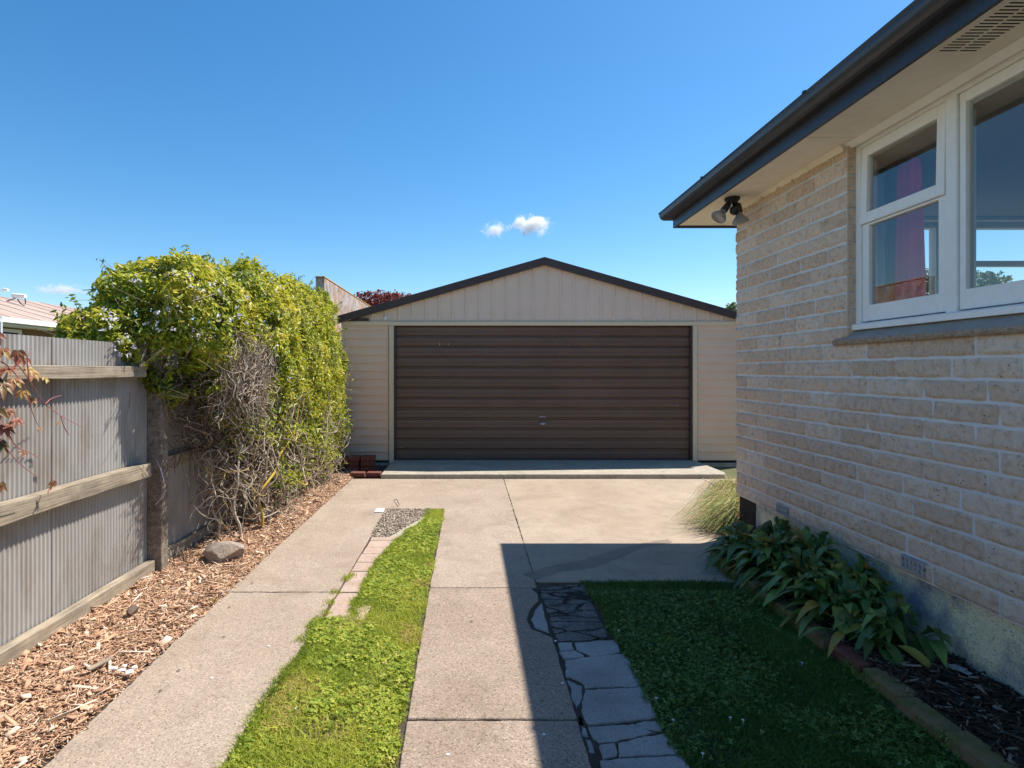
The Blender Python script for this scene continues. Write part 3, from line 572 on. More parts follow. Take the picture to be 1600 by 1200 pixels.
# the window: frame, sashes, panes
WF = 2.342
W = MB()
W.box((WF, WIN0, 1.70), (WF+.10, WIN0+.045, 2.79)); W.box((WF, WIN1-.045, 1.70), (WF+.10, WIN1-.003, 2.79)); W.box((WF+.001, WIN0+.045, 2.752), (WF+.10, WIN1-.045, 2.79))
W.box((WF+.001, 2.775, 1.70), (WF+.10, 2.838, 2.752)); W.box((WF+.001, 1.47, 1.70), (WF+.10, 1.53, 2.752))
win = W.build('window', M['white'], H, bevel=.003)
def sub(fn, name, mat, **k):
    o = one(fn, name, mat, win, **k); o.matrix_parent_inverse = Matrix.Identity(4); return o
sub(lambda b: b.prism([(2.318, 1.664), (2.318, 1.695), (2.335, 1.703), (2.46, 1.710), (2.46, 1.664)], 1, WIN0-.02, WIN1+.0), 'window_sill', M['white'], bevel=.002)
def sash(y0, y1, z0, z1, st, top, bot, x0, name='sash', tilt=0):
    def f(b):
        b.box((x0, y0, z0), (x0+.038, y0+st, z1)); b.box((x0, y1-st, z0), (x0+.038, y1, z1))
        b.box((x0+.0006, y0+st, z1-top), (x0+.0375, y1-st, z1)); b.box((x0+.0006, y0+st, z0), (x0+.0375, y1-st, z0+bot))
        if tilt:
            for i, v in enumerate(b.v):
                b.v[i] = (v[0]-(z1-v[2])*tilt, v[1], v[2])
    o = sub(f, name, M['white'], bevel=.003)
    def g(b):
        xs = x0+.02
        vs = [(xs, y0+st-.003, z0+bot-.003), (xs, y1-st+.003, z0+bot-.003), (xs, y1-st+.003, z1-top+.003), (xs, y0+st-.003, z1-top+.003)]
        b.add([(v[0]-(z1-v[2])*tilt, v[1], v[2]) for v in vs], [(0, 1, 2, 3)])
    sub(g, 'pane', M['glass'])
sash(2.842, 3.452, 1.712, 2.290, .052, .012, .095, WF+.012)
sash(2.842, 3.452, 2.292, 2.750, .052, .062, .062, WF+.006, tilt=.022)
sash(1.534, 2.771, 1.712, 2.750, .034, .052, .095, WF+.014)
sash(1.0, 1.466, 1.712, 2.750, .052, .062, .095, WF+.012)
0 and sub(lambda b: b.tube([(WF+.08, 3.15, 2.31), (WF+.07, 3.16, 2.20), (WF+.06, 3.14, 2.10)], .005, 6), 'stay', M['black'])
# room behind the window
b = MB(); 
ix = WX+.10
b.box((ix, WIN0-.02, .5), (ix+.10, WIN1+.0, 1.655)); b.box((ix, WIN1+.006, .5), (ix+.10, ey0-.07, 2.68)); b.box((ix, -1, .5), (ix+.10, WIN0-.03, 2.68))
iy0, iy1 = ey0-.065, ey0-.004
b.box((ix, iy0, .5), (3.25, iy1, 2.68)); b.box((3.252, iy0, .5), (5.7, iy1, EZ0-.05)); b.box((5.702, iy0, .5), (7.0, iy1, 2.68)); b.box((7.0, -1, .5), (7.06, iy0-.002, 2.68)); b.box((ix, -1.06, .5), (7.06, -1.002, 2.68))
b.build('inner_wall', M['inwall'], H)
one(lambda b: b.box((ix, -1.06, 2.684), (7.1, ey0-.004, 2.74)), 'ceiling', M['inceil'], H)
one(lambda b: b.box((ix, -1.06, .44), (7.1, ey0-.004, .498)), 'floor', M['infloor'], H)
b = MB(); fy0, fy1 = WY-.11, WY-.03
b.box((3.256, fy0, EZ1), (5.696, fy1, EZ1+.046)); b.box((3.256, fy0, EZ0-.046), (5.696, fy1, EZ0)); b.box((3.256, fy0, EZ0), (3.30, fy1, EZ1)); b.box((3.92, fy0, EZ0), (4.08, fy1, EZ1)); b.box((5.60, fy0, EZ0), (5.696, fy1, EZ1)); b.box((4.08, fy0+.01, 2.30), (5.60, fy1-.01, 2.345))
wf = b.build('window', M['white'], H, bevel=.003)
one(lambda b: b.add([(3.29, WY-.06, EZ0), (5.61, WY-.06, EZ0), (5.61, WY-.06, EZ1), (3.29, WY-.06, EZ1)], [(0, 1, 2, 3)]), 'pane', M['glass'], wf).matrix_parent_inverse = Matrix.Identity(4)
one(lambda b: b.box((3.2, iy0-.06, 2.655), (5.8, iy0-.003, 2.682)), 'pelmet', M['white'], H)
def curtain(name, label, X, y0, y1, z0, z1, folds, amp, mat, flare=1.3, axis='y'):
    n = 80; m_ = 12; t = np.linspace(0, 1, n); V = []
    for j in range(m_):
        s_ = j/(m_-1); zc = z1+(z0-z1)*s_; k_ = 1+(flare-1)*s_; yy = (y0+y1)/2+(t-.5)*(y1-y0)*k_
        d = amp*np.sin(t*folds*6.283+.8*math.sin(s_*3))*(.55+.45*s_)+.4*amp*np.sin(t*folds*2.7+2)
        V.append(np.stack([X+d, yy, np.full(n, zc)], -1) if axis == 'y' else np.stack([yy, X+d, np.full(n, zc)], -1))
    V = np.array(V).reshape(-1, 3); k = np.arange(n*m_).reshape(m_, n)
    o = raw(name, V, np.stack([k[:-1, :-1], k[1:, :-1], k[1:, 1:], k[:-1, 1:]], -1).reshape(-1, 4), mat, smooth=True)
    md = o.modifiers.new('s', 'SOLIDIFY'); md.thickness = .002
    return tag(o, label, 'curtain')
curtain('curtain', 'magenta red curtain hanging inside the small casement pane', 2.60, 3.33, 3.49, 1.2, 2.66, 4, .022, M['curt_red'], 1.5)
curtain('curtain', 'pale grey curtain lining beside the magenta curtain', 2.58, 3.60, 3.98, 1.2, 2.66, 7, .018, M['curt_grey'], 1.05)
curtain('curtain', 'dark olive curtain fold between pale lining and magenta curtain', 2.61, 3.50, 3.61, 1.2, 2.66, 3, .018, M['curt_dark'], 1.2)
curtain('curtain', 'magenta curtain at the far edge of the end window seen through the large pane', 4.72, 4.72, 5.0, 1.1, 2.64, 4, .02, M['curt_red'], 1.5, axis='x')
# floodlight with motion sensor under the soffit
fc = Vector((2.095, 4.60, ZS))
FL = thing('floodlight', 'black twin spotlight with motion sensor under the house eaves', 'floodlight', fc)
o = MB(); o.prism([(fc.x+math.cos(a)*.058, fc.y+math.sin(a)*.058) for a in [k*math.pi/12 for k in range(24)]], 2, ZS-.022, ZS-.001); o.tube([(fc.x, fc.y, ZS-.02), (fc.x, fc.y, ZS-.045)], [.052, .036], 20); o.build('mount', M['black'], FL, bevel=.002)
def lathe(b, base, d, prof, n=22):
    d = Vector(d).normalized(); u = d.cross(Vector((0, 1, 0))).normalized(); v = d.cross(u); vs = []
    for (t, r) in prof:
        for k in range(n):
            a = 2*math.pi*k/n; vs.append(Vector(base)+d*t+(u*math.cos(a)+v*math.sin(a))*r)
    b.add(vs, [(i*n+k, i*n+(k+1) % n, (i+1)*n+(k+1) % n, (i+1)*n+k) for i in range(len(prof)-1) for k in range(n)])
for (bx, d) in ((Vector((-.03, -.01, -.05)), Vector((-.62, -.15, -.78))), (Vector((.04, -.01, -.05)), Vector((.10, -.12, -1)))):
    b = MB(); s0 = fc+bx; dn = d.normalized(); b.tube([fc+Vector((bx.x*.5, 0, -.035)), s0, s0+dn*.02], .010, 8)
    lathe(b, s0, d, [(0, .0), (.0, .020), (.02, .026), (.075, .028), (.078, .0)]); lh = b.build('lamp_holder', M['black'], FL, smooth=False)
    b = MB(); lathe(b, s0, d, [(.078, .022), (.095, .026), (.115, .042), (.135, .056), (.150, .062), (.156, .060), (.160, .045), (.163, .0)]); q = b.build('lamp', M['lamp'], FL, smooth=True)
b = MB(); lathe(b, fc+Vector((.005, -.01, -.04)), (0.05, -.25, -1), [(0, .010), (.035, .010), (.037, .022), (.05, .034), (.07, .038), (.09, .034), (.105, .018), (.108, 0)]); b.build('sensor', M['black'], FL, smooth=True)

# ---------------------------------------------------------------- garage
GY = 8.75; S = GY/F
gx_ = lambda px: (px-CX)*S
gz_ = lambda py: CAMH+(CY-py)*S
GL, GR = gx_(534), 4.21; GC = 1.128; DL, DR = gx_(616), gx_(1081); DT = gz_(509); RZ = gz_(403)
GA = thing('garage', 'beige steel double garage with brown roller door and low gable roof', 'garage', (GC, GY, 0))
# siding: lapped boards either side of the door
def siding(x0, x1, name):
    b = MB(); z = .06; p_ = .123
    while z < gz_(503):
        z2 = min(z+p_, gz_(503)); b.add([(x0, GY-.022, z), (x1, GY-.022, z), (x1, GY-.022, z+.018), (x0, GY-.022, z+.018), (x1, GY-.006, z2), (x0, GY-.006, z2), (x1, GY, z), (x0, GY, z)],
                                       [(0, 1, 2, 3), (3, 2, 4, 5), (7, 6, 1, 0)]); z = z2
    return b.build(name, M['beige'], GA)
siding(GL+.035, DL-.085, 'siding'); siding(DR+.085, GR-.035, 'siding')
for (a, c) in ((GL-.0, GL+.034), (GR-.034, GR)): one(lambda b: b.box((a, GY-.03, .02), (c, GY+.01, gz_(503))), 'corner_flashing', M['cream'], GA, bevel=.003)
for (a, c) in ((DL-.075, DL-.005), (DR+.005, DR+.075)): one(lambda b: b.box((a, GY-.035, .02 if a < 0 else .03), (c, GY+.01, DT+.0)), 'door_jamb', M['cream'], GA, bevel=.003)
one(lambda b: b.box((GL, GY-.038, DT+.002), (GR, GY+.01, DT+.062)), 'lintel', M['cream'], GA, bevel=.003)
# roller door with horizontal ribs
def door():
    pr = []; z = .062; p_ = (DT-.062)/13
    y0 = GY+.05
    pr.append((y0, z))
    for k in range(13):
        zb = z+k*p_
        pr += [(y0+.006, zb+.002), (y0-.016, zb+.020), (y0-.018, zb+.062), (y0-.0145, zb+.066), (y0-.0145, zb+.074), (y0-.018, zb+.078), (y0-.018, zb+p_-.022), (y0+.006, zb+p_-.014)]
    pr.append((y0, DT+.06)); xs = [DL+.02, DR-.02]
    V = [(x_, a, c) for (a, c) in pr for x_ in xs]; n = len(pr)
    m_ = MB(); m_.add(V, [(2*i, 2*i+1, 2*i+3, 2*i+2) for i in range(n-1)]); return m_.build('door', M['brown'], GA)
dr = door()
def dsub(fn, name, mat, **k):
    o = one(fn, name, mat, dr, **k); o.matrix_parent_inverse = Matrix.Identity(4); return o
dsub(lambda b: b.box((DL+.025, GY+.01, .050), (DR-.025, GY+.055, .085)), 'bottom_bar', M['trimbrown'], bevel=.003)
for a_ in (DL-.004, DR-.028): dsub(lambda b: b.box((a_, GY-.02, .04), (a_+.032, GY+.07, DT)), 'guide_rail', M['trimbrown'], bevel=.002)
hp = Vector((gx_(848), GY+.02, gz_(661)))
dsub(lambda b: (b.box((hp.x-.045, hp.y-.012, hp.z-.02), (hp.x+.045, hp.y, hp.z+.0)), b.tube([(hp.x, hp.y-.01, hp.z), (hp.x, hp.y-.045, hp.z)], .010, 10), b.tube([(hp.x, hp.y, hp.z-.008), (hp.x, hp.y-.05, hp.z-.008)], .018, 12), b.tube([(hp.x-.05, hp.y-.045, hp.z-.006), (hp.x+.05, hp.y-.045, hp.z-.006)], .009, 8)), 'handle', M['metal'])
dsub(lambda b: b.box((hp.x-.05, GY+.028, hp.z+.085), (hp.x+.055, GY+.031, hp.z+.10)), 'label_plate', surf('label_plate', (.35, .30, .42), (.4, .35, .46), 50, .5, bump=0))
for (px, py, w_, h_) in ((686, 540, .012, .035), (700, 540, .010, .035), (697, 550, .02, .008), (747, 546, .02, .006), (888, 540, .015, .01), (1059, 635, .006, .03), (624, 700, .05, .006)):
    p_ = (gx_(px), gz_(py)); dsub(lambda b: b.box((p_[0], GY+.0285, p_[1]), (p_[0]+w_, GY+.031, p_[1]+h_)), 'paint_chip', M['vent'])
# gable panel: vertical ribs
def gable():
    pitch_ = .2042; z0 = gz_(502)+.0; V = []; Fq = []; x = GL+.03; prof = []
    while x < GR-.03:
        prof += [(x, 0), (x+.012, -.016), (x+.032, -.016), (x+.044, 0)]; prof += [(x+.1, -.0), (x+pitch_-.002, -.0)]; x += pitch_
    prof = [q for q in prof if q[0] <= GR-.03]
    for (x_, d) in prof:
        zt = RZ-.03-abs(x_-GC)*.284; V += [(x_, GY-.012+d, z0), (x_, GY-.012+d, max(zt, z0+.001))]
    n = len(prof); m_ = MB(); m_.add(V, [(2*i, 2*i+2, 2*i+3, 2*i+1) for i in range(n-1)]); return m_.build('gable_panel', M['beige2'], GA)
gable()
one(lambda b: b.box((GL, GY+.012, DT+.012), (GR, GY+.03, gz_(500))), 'gable_back', M['beige2'], GA)
one(lambda b: b.add([(GL, GY+.02, gz_(502)), (GR, GY+.02, gz_(502)), (GC, GY+.02, RZ-.03)], [(0, 1, 2)]), 'gable_frame', M['beige2'], GA)
ze = RZ-(GC-GL+.03)*.284
for sgn, ex in ((-1, GL-.05), (1, GR+.05)):
    zz = RZ-abs(ex-GC)*.284
    b = MB(); b.prism([(GC, RZ), (ex, zz), (ex, zz-.118), (GC, RZ-.118)], 1, GY-.085, GY-.045); b.prism([(GC, RZ-.001), (ex, zz-.001), (ex, zz-.02), (GC, RZ-.02)], 1, GY-.044, GY+.10)
    b.build('barge_board', M['trimbrown'], GA, bevel=.003)
    b = MB(); b.prism([(GC, RZ-.022), (ex, zz-.022), (ex, zz-.05), (GC, RZ-.05)], 1, GY-.04, GY+6.4); b.build('roof', M['trimbrown'], GA)
one(lambda b: (b.box((GL, GY+.012, .02), (GL+.03, GY+6.3, 2.24)), b.box((GR-.03, GY+.012, .02), (GR, GY+6.3, 2.24)), b.box((GL, GY+6.27, .02), (GR, GY+6.3, 2.4))), 'side_wall', M['beige'], GA)
one(lambda b: b.box((gx_(541), GY-.042, gz_(501.5)), (gx_(577), GY-.031, gz_(497.5))), 'dark_flashing', M['trimbrown'], GA)
one(lambda b: (b.tube([(gx_(603), GY-.02, gz_(497.5)), (gx_(603), GY-.06, gz_(497.5))], .022, 12), b.tube([(gx_(603), GY-.04, gz_(496)), (gx_(603), GY-.04, gz_(494.5))], .012, 10)), 'cable_cap', M['white'], GA)
# ---------------------------------------------------------------- brick pile beside the garage
def pb(label, c, size, rot=(0, 0, 0)):
    b = MB(); sx, sy, sz = [q/2 for q in size]; b.box((-sx, -sy, -sz), (sx, sy, sz)); o = b.build('brick', M['redbrick'], bevel=.008)
    o.location = c; o.rotation_euler = rot; tag(o, label, 'brick', 'dark red bricks piled beside the garage'); return o
pz = .0
pb('upright dark red brick leftmost of the pile, half behind twigs', (-2.07, 8.22, .105), (.185, .10, .20), (0, 0, .05))
pb('upright red brick under the tilted one', (-1.855, 8.20, .105), (.185, .12, .20), (0, 0, -.03))
for cx_, nm in ((-1.652, 'left'), (-1.448, 'right')):
    for k, lv in enumerate(('bottom', 'middle', 'top')):
        pb('%s brick of the %s hand column of the pile' % (lv, nm), (cx_+random.uniform(-.006, .006), 8.20+random.uniform(-.01, .01), .035+k*.070), (.19, .18, .066), (0, 0, random.uniform(-.04, .04)))
pb('low red brick lying sunlit in front of the pile, left one', (-1.50, 7.72, .03), (.19, .13, .06), (0, 0, .02))
pb('low red brick lying sunlit against the concrete step', (-1.285, 7.73, .03), (.19, .13, .06), (0, 0, -.01))
pb('tilted dark brick balanced on top of the pile', (-1.93, 8.25, .30), (.10, .15, .19), (.1, R(-28), .3))
# ---------------------------------------------------------------- corrugated fence
FXs = -2.262
FE = thing('corrugated_fence', 'grey corrugated iron fence with weathered timber rails and concrete posts', 'fence', (FXs, 4, 0))
def sheet(y0, y1, z0, z1, x0, name='iron_sheet'):
    n = int((y1-y0)/.00375); Y_ = np.linspace(y0, y1, n); d = .0048*np.sin(Y_/.030*6.2832)
    zs = [z0, (z0+z1)/2, z1]; V = np.concatenate([np.stack([x0+d+.004*(vnoise(np.stack([Y_*0+zz, Y_, Y_*0], -1), 3, 2)-.5), Y_, np.full(n, zz)], -1) for zz in zs]); k = np.arange(3*n).reshape(3, n)
    o = raw(name, V, np.stack([k[:-1, :-1], k[:-1, 1:], k[1:, 1:], k[1:, :-1]], -1).reshape(-1, 4), M['steel'], FE, smooth=True)
    return o
ysh = [-2, -1.1, -.25, .6, 1.45, 2.3, 3.12, 4.06]
for i in range(len(ysh)-1): sheet(ysh[i], ysh[i+1]+.02, .05, 1.60, FXs-.002*(i % 2))
for i in range(6): sheet(4.05+i*.8, 4.87+i*.8, .02, 1.58+.01*(i % 2), FXs-.01-.002*(i % 2))
def rail(y0, y1, z0, z1, x0, x1, name='rail', sag=0.0):
    n = 24; V = []; 
    for i in range(n+1):
        y = y0+(y1-y0)*i/n; j = [(vnoise(np.array([[y*1.3, q*3.1, z0*5]]), 6, 3)[0]-.5)*.007 for q in range(4)]
        V += [(x0, y, z0+j[0]), (x1+j[1], y, z0+j[0]), (x1+j[2], y, z1+j[3]), (x0, y, z1+j[3])]
    b = MB(); b.add(V, [(4*i+k, 4*i+(k+1) % 4, 4*i+4+(k+1) % 4, 4*i+4+k) for i in range(n) for k in range(4)]+[(0, 3, 2, 1), (4*n, 4*n+1, 4*n+2, 4*n+3)])
    return b.build(name, M['rail'], FE, bevel=.004)
rx0 = FXs+.008
rail(-2, .2, .695, .79, rx0, rx0+.07); rail(.202, 3.95, .695, .79, rx0, rx0+.072)
rail(-2, 2.2, 1.375, 1.445, rx0, rx0+.065); rail(2.202, 3.9, 1.375, 1.447, rx0, rx0+.067)
rail(-2, 1.1, -.03, .085, rx0, rx0+.058, 'kick_board'); rail(1.102, 4.02, -.02, .095, rx0, rx0+.058, 'kick_board')
rail(4.14, 6.15, .0, .10, rx0-.03, rx0+.02, 'kick_board'); rail(6.3, 8.5, .0, .09, rx0-.03, rx0+.02, 'kick_board'); rail(4.15, 8.5, 1.36, 1.45, rx0-.02, rx0+.03); rail(4.15, 8.5, .70, .79, rx0-.02, rx0+.03)
for yy, zt in ((4.04, 1.62), (6.18, 1.62), (8.55, 1.60), (.6, 1.62)):
    b = MB(); b.box((-2.272, yy, -.1), (-2.163, yy+.10, zt)); b.build('post', M['postc'], FE, bevel=.01)
# lichen-covered boundary wall beyond the fence
BW = thing('boundary_wall', 'tall weathered concrete wall crusted with orange lichen beside the garage', 'wall', (-2.27, 9, 0))
bx0, bx1 = (493-CX)/F*8.78, (507-CX)/F*8.78
one(lambda b: b.box((bx0, 8.78, -.1), (bx1, 18, 2.835)), 'wall_body', M['lichen'], BW, bevel=.01)
one(lambda b: b.box((bx0-.006, 8.772, 2.838), (bx1+.006, 18, 2.86)), 'wall_top', M['lichen_top'], BW, bevel=.006)
# ---------------------------------------------------------------- neighbour's house
NH = thing('neighbour_house', 'low house with faded pink brown roof behind the fence', 'house', (-11, 14, 0))
NH.location = (-11, 14, 0)
def nroof():
    b = MB(); ny = 120; V = []; 
    for i in range(ny+1):
        y = 7.0+15*i/ny; V += [(-9.0, y, 2.47), (-12.0, y, 3.32), (-15, y, 2.47)]
    b.add(V, [(3*i+k, 3*i+3+k, 3*i+4+k, 3*i+1+k) for i in range(ny) for k in (0, 1)]); o = b.build('roof', M['nroof'], NH); md = o.modifiers.new('s', 'SOLIDIFY'); md.thickness = .06
    b = MB()
    for i in range(19):
        y = 7.3+i*.8; b.prism([(-9.02, 2.475), (-12, 3.325), (-12, 3.333), (-9.02, 2.483)], 1, y, y+.02)
    b.build('roof_rib', M['nroof'], NH)
nroof()
one(lambda b: b.prism([(-9.0, 2.45), (-8.9, 2.45), (-8.88, 2.35), (-9.0, 2.34)], 1, 7, 22), 'gutter', M['white'], NH)
one(lambda b: b.box((-9.5, 7, 2.30), (-9.01, 22, 2.335)), 'soffit', M['white'], NH)
one(lambda b: b.box((-14.6, 7.4, 0), (-9.42, 21.6, 2.30)), 'wall', M['nwall'], NH)
for (y0, y1) in ((9.8, 12.05), (16, 18)):
    wo = one(lambda b: (b.box((-9.42, y0, 1.1), (-9.37, y0+.07, 2.27)), b.box((-9.42, y1-.07, 1.1), (-9.37, y1, 2.27)), b.box((-9.419, y0+.07, 2.20), (-9.375, y1-.07, 2.27)), b.box((-9.419, y0+.07, 1.1), (-9.375, y1-.07, 1.16)), b.box((-9.419, (y0+y1)/2, 1.16), (-9.38, (y0+y1)/2+.06, 2.20))), 'window', M['white'], NH)
    one(lambda b: b.box((-9.419, y0+.05, 1.12), (-9.40, y1-.05, 2.24)), 'pane', M['dglass'], wo).matrix_parent_inverse = Matrix.Identity(4)
one(lambda b: b.tube([(-8.9, 10.93, 2.45), (-8.9, 10.93, 0)], .028, 10), 'downpipe', M['white'], NH)
AE = thing('dish_arm', 'white dish receiver on a thin grey arm above the neighbouring roof', 'aerial', (-11, 14, 3.1))
q = lambda px, py: PY(px, py, 14.0)
one(lambda b: (b.tube([q(-60, 494), q(24, 466)], .018, 8), b.tube([q(-60, 494), q(-60, 520)], .03, 8)), 'arm', M['vent'], AE)
one(lambda b: b.tube([q(20, 461.5), q(40, 463)], [.055, .05], 12), 'receiver', M['white'], AE)
one(lambda b: b.tube([q(27, 467), q(32, 474), q(38, 478), q(40, 473), q(39, 466)], .012, 6), 'cable', M['black'], AE)
one(lambda b: (b.tube([q(-40, 462), q(8, 454)], .014, 8), b.tube([q(5, 452), q(13, 453)], .035, 10)), 'aerial_rod', M['white'], AE)

# ---------------------------------------------------------------- leaves
def leafcards(name, cent, nrm_bias, L, Wd, mat, vals, parent=None, fold=.35, drop=0.3):
    n = len(cent); a = RNG.uniform(0, 6.28, n); tilt = RNG.normal(0, .5, n)
    nb = nrm_bias+RNG.normal(0, .55, (n, 3)); nb /= np.linalg.norm(nb, axis=1)[:, None]
    t = RNG.normal(0, 1, (n, 3)); t[:, 2] -= drop; t -= nb*(t*nb).sum(1)[:, None]; t /= np.linalg.norm(t, axis=1)[:, None]; s_ = np.cross(nb, t)
    l_ = (L*np.clip(RNG.lognormal(-.05, .34, n), .4, 1.9))[:, None]; w_ = (Wd*RNG.uniform(.7, 1.3, n))[:, None]
    base = cent-t*l_*.5; tip = cent+t*l_*.5-nb*l_*.12; m1 = cent-t*l_*.08; 
    lft = m1+s_*w_*.5+nb*w_*fold*.5; rgt = m1-s_*w_*.5+nb*w_*fold*.5
    V = np.stack([base, lft, tip, rgt], 1).reshape(-1, 3)
    f = np.array([(0, 1, 2), (0, 2, 3)]); Fc = (f[None]+(np.arange(n)*4)[:, None, None]).reshape(-1, 3)
    return raw(name, V, Fc, mat, parent, attrs={'v': np.repeat(vals, 4)})
def tubes(name, lines, radii, mat, vals, parent=None, sides=4):
    Vs = []; Fs = []; vv = []; off = 0
    for P_, r, va in zip(lines, radii, vals):
        P_ = np.asarray(P_, float); n = len(P_); d = np.gradient(P_, axis=0); d /= np.linalg.norm(d, axis=1)[:, None]+1e-9
        up = np.where(np.abs(d[:, 2:3]) < .9, np.array([[0, 0, 1.]]), np.array([[1., 0, 0]])); u = np.cross(d, up); u /= np.linalg.norm(u, axis=1)[:, None]; w_ = np.cross(d, u)
        rr = (r*np.linspace(1, .45, n))[:, None]
        ring = [P_+(u*math.cos(a)+w_*math.sin(a))*rr for a in [2*math.pi*k/sides for k in range(sides)]]
        V = np.stack(ring, 1).reshape(-1, 3); Vs.append(V); i = np.arange(n-1)[:, None]*sides; k = np.arange(sides)[None]; k2 = (k+1) % sides
        Fs.append(np.stack([i+k, i+k2, i+sides+k2, i+sides+k], -1).reshape(-1, 4)+off); off += len(V); vv.append(np.full(len(V), va))
    return raw(name, np.concatenate(Vs), np.concatenate(Fs), mat, parent, attrs={'v': np.concatenate(vv)}, smooth=True)
def smoothline(P_, k=3):
    P_ = np.asarray(P_, float)
    for _ in range(2):
        Q = [P_[0]]
        for i in range(len(P_)-1): Q += [P_[i]*.75+P_[i+1]*.25, P_[i]*.25+P_[i+1]*.75]
        Q.append(P_[-1]); P_ = np.array(Q)
    return P_
# climber over the fence: lumps that the leaves follow
CL = thing('climber', 'big jasmine climber heaped over the fence, green above bare tangled stems', 'climber', (-2.15, 5.5, 0))
ELL = [((-2.27, 4.42, 1.71), (.56, .62, .57)), ((-2.42, 4.12, 1.62), (.44, .47, .30)), ((-2.16, 5.3, 1.60), (.56, .85, .80)), ((-2.12, 6.35, 1.50), (.52, .95, .90)), ((-2.14, 7.35, 1.48), (.47, .9, 1.03)), ((-2.12, 8.0, 1.35), (.38, .50, 1.12)), ((-2.16, 4.32, 1.40), (.26, .38, .26))]
def inside(p, shrink):
    r = np.zeros(len(p), bool)
    for c, a in ELL:
        q = (p-np.array(c))/(np.array(a)*shrink); r |= (q*q).sum(1) < 1
    return r
def lowcut(p):   # height under which the climber is bare, along y
    return np.interp(p[:, 1], [3.6, 4.2, 4.7, 5.2, 5.8, 6.5, 7.4, 8.5], [1.38, 1.20, 1.18, 1.22, 1.10, .85, .55, .45])
pts = []; nrms = []; lays = []
for c, a in ELL:
    n = int(46000*((a[1]*a[2]+a[0]*a[1]+a[0]*a[2])/1.5)); d = RNG.normal(0, 1, (n, 3)); d /= np.linalg.norm(d, axis=1)[:, None]; a = np.array(a); c = np.array(c)
    lump = 1+.34*(fbm(c+d*a, 3.0, 5, 3)-.5)+.26*(fbm(c+d*a, 8, 15, 2)-.5)
    lay = RNG.choice([0, 1, 2], n, p=[.50, .30, .20]); rad = np.where(lay == 0, lump*RNG.uniform(.94, 1.03, n), np.where(lay == 1, lump*RNG.uniform(.78, .94, n), RNG.uniform(.5, .8, n)))
    p = c+d*a*rad[:, None]; nn = d/a; nn /= np.linalg.norm(nn, axis=1)[:, None]
    pts.append(p); nrms.append(nn); lays.append(lay)
p = np.concatenate(pts); nn = np.concatenate(nrms); lay = np.concatenate(lays)
keep = ~inside(p, .72)
lc = lowcut(p); nz = fbm(p, 3.5, 41, 3)
keep &= (p[:, 2] > lc+(nz-.5)*.7)
# the bare brown patch on the face towards the drive
pp = (p-np.array([-1.72, 4.55, 1.42]))/np.array([.36, .48, .34]); bare = np.clip(1.15-(pp*pp).sum(1), 0, 1)
keep &= RNG.random(len(p)) > bare*(.70+.5*(nz-.5))*1.1
keep &= ((fbm(p, 6, 66, 2)+RNG.normal(0, .05, len(p))) > .45) | (lay == 2)
keep &= p[:, 1] < 8.50
p, nn, lay, nz = p[keep], nn[keep], lay[keep], nz[keep]
v = .13+.72*fbm(p, 4.0, 91, 3)+.14*(lay == 0)-.16*(lay == 2)+RNG.normal(0, .15, len(p)); v[RNG.random(len(p)) < .012] = 1  # outer leaves lighter, inner ones darker: depth shade put into the colour
sunb = nn*.6+np.array(SUND)*.3+np.array([0, 0, .25])
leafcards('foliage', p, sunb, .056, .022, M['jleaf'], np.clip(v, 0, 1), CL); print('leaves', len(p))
# sprigs that stick out of the outline
top = p[(lay == 0) & (nn[:, 2] > .1)]; tn = nn[(lay == 0) & (nn[:, 2] > .1)]; ii = RNG.choice(len(top), 230, replace=False); sp = []; spl = []
for i in ii:
    L = RNG.uniform(.06, .17) if RNG.random() < .9 else RNG.uniform(.17, .26); d = tn[i]*.7+np.array([0, 0, .5])+RNG.normal(0, .35, 3); d /= np.linalg.norm(d)
    ln = [top[i]+d*L*t+np.array([0, 0, -.25*L*t*t])+RNG.normal(0, .004, 3) for t in np.linspace(0, 1, 6)]; sp.append(ln)
    for t in np.linspace(.2, 1, int(L/.016)): spl.append(top[i]+d*L*t+np.array([0, 0, -.25*L*t*t])+RNG.normal(0, .010, 3))
spl = np.array(spl); leafcards('sprig_leaves', spl, np.tile([0, 0, .5], (len(spl), 1)), .040, .015, M['jleaf'], np.clip(RNG.normal(.42, .2, len(spl)), 0, 1), CL)
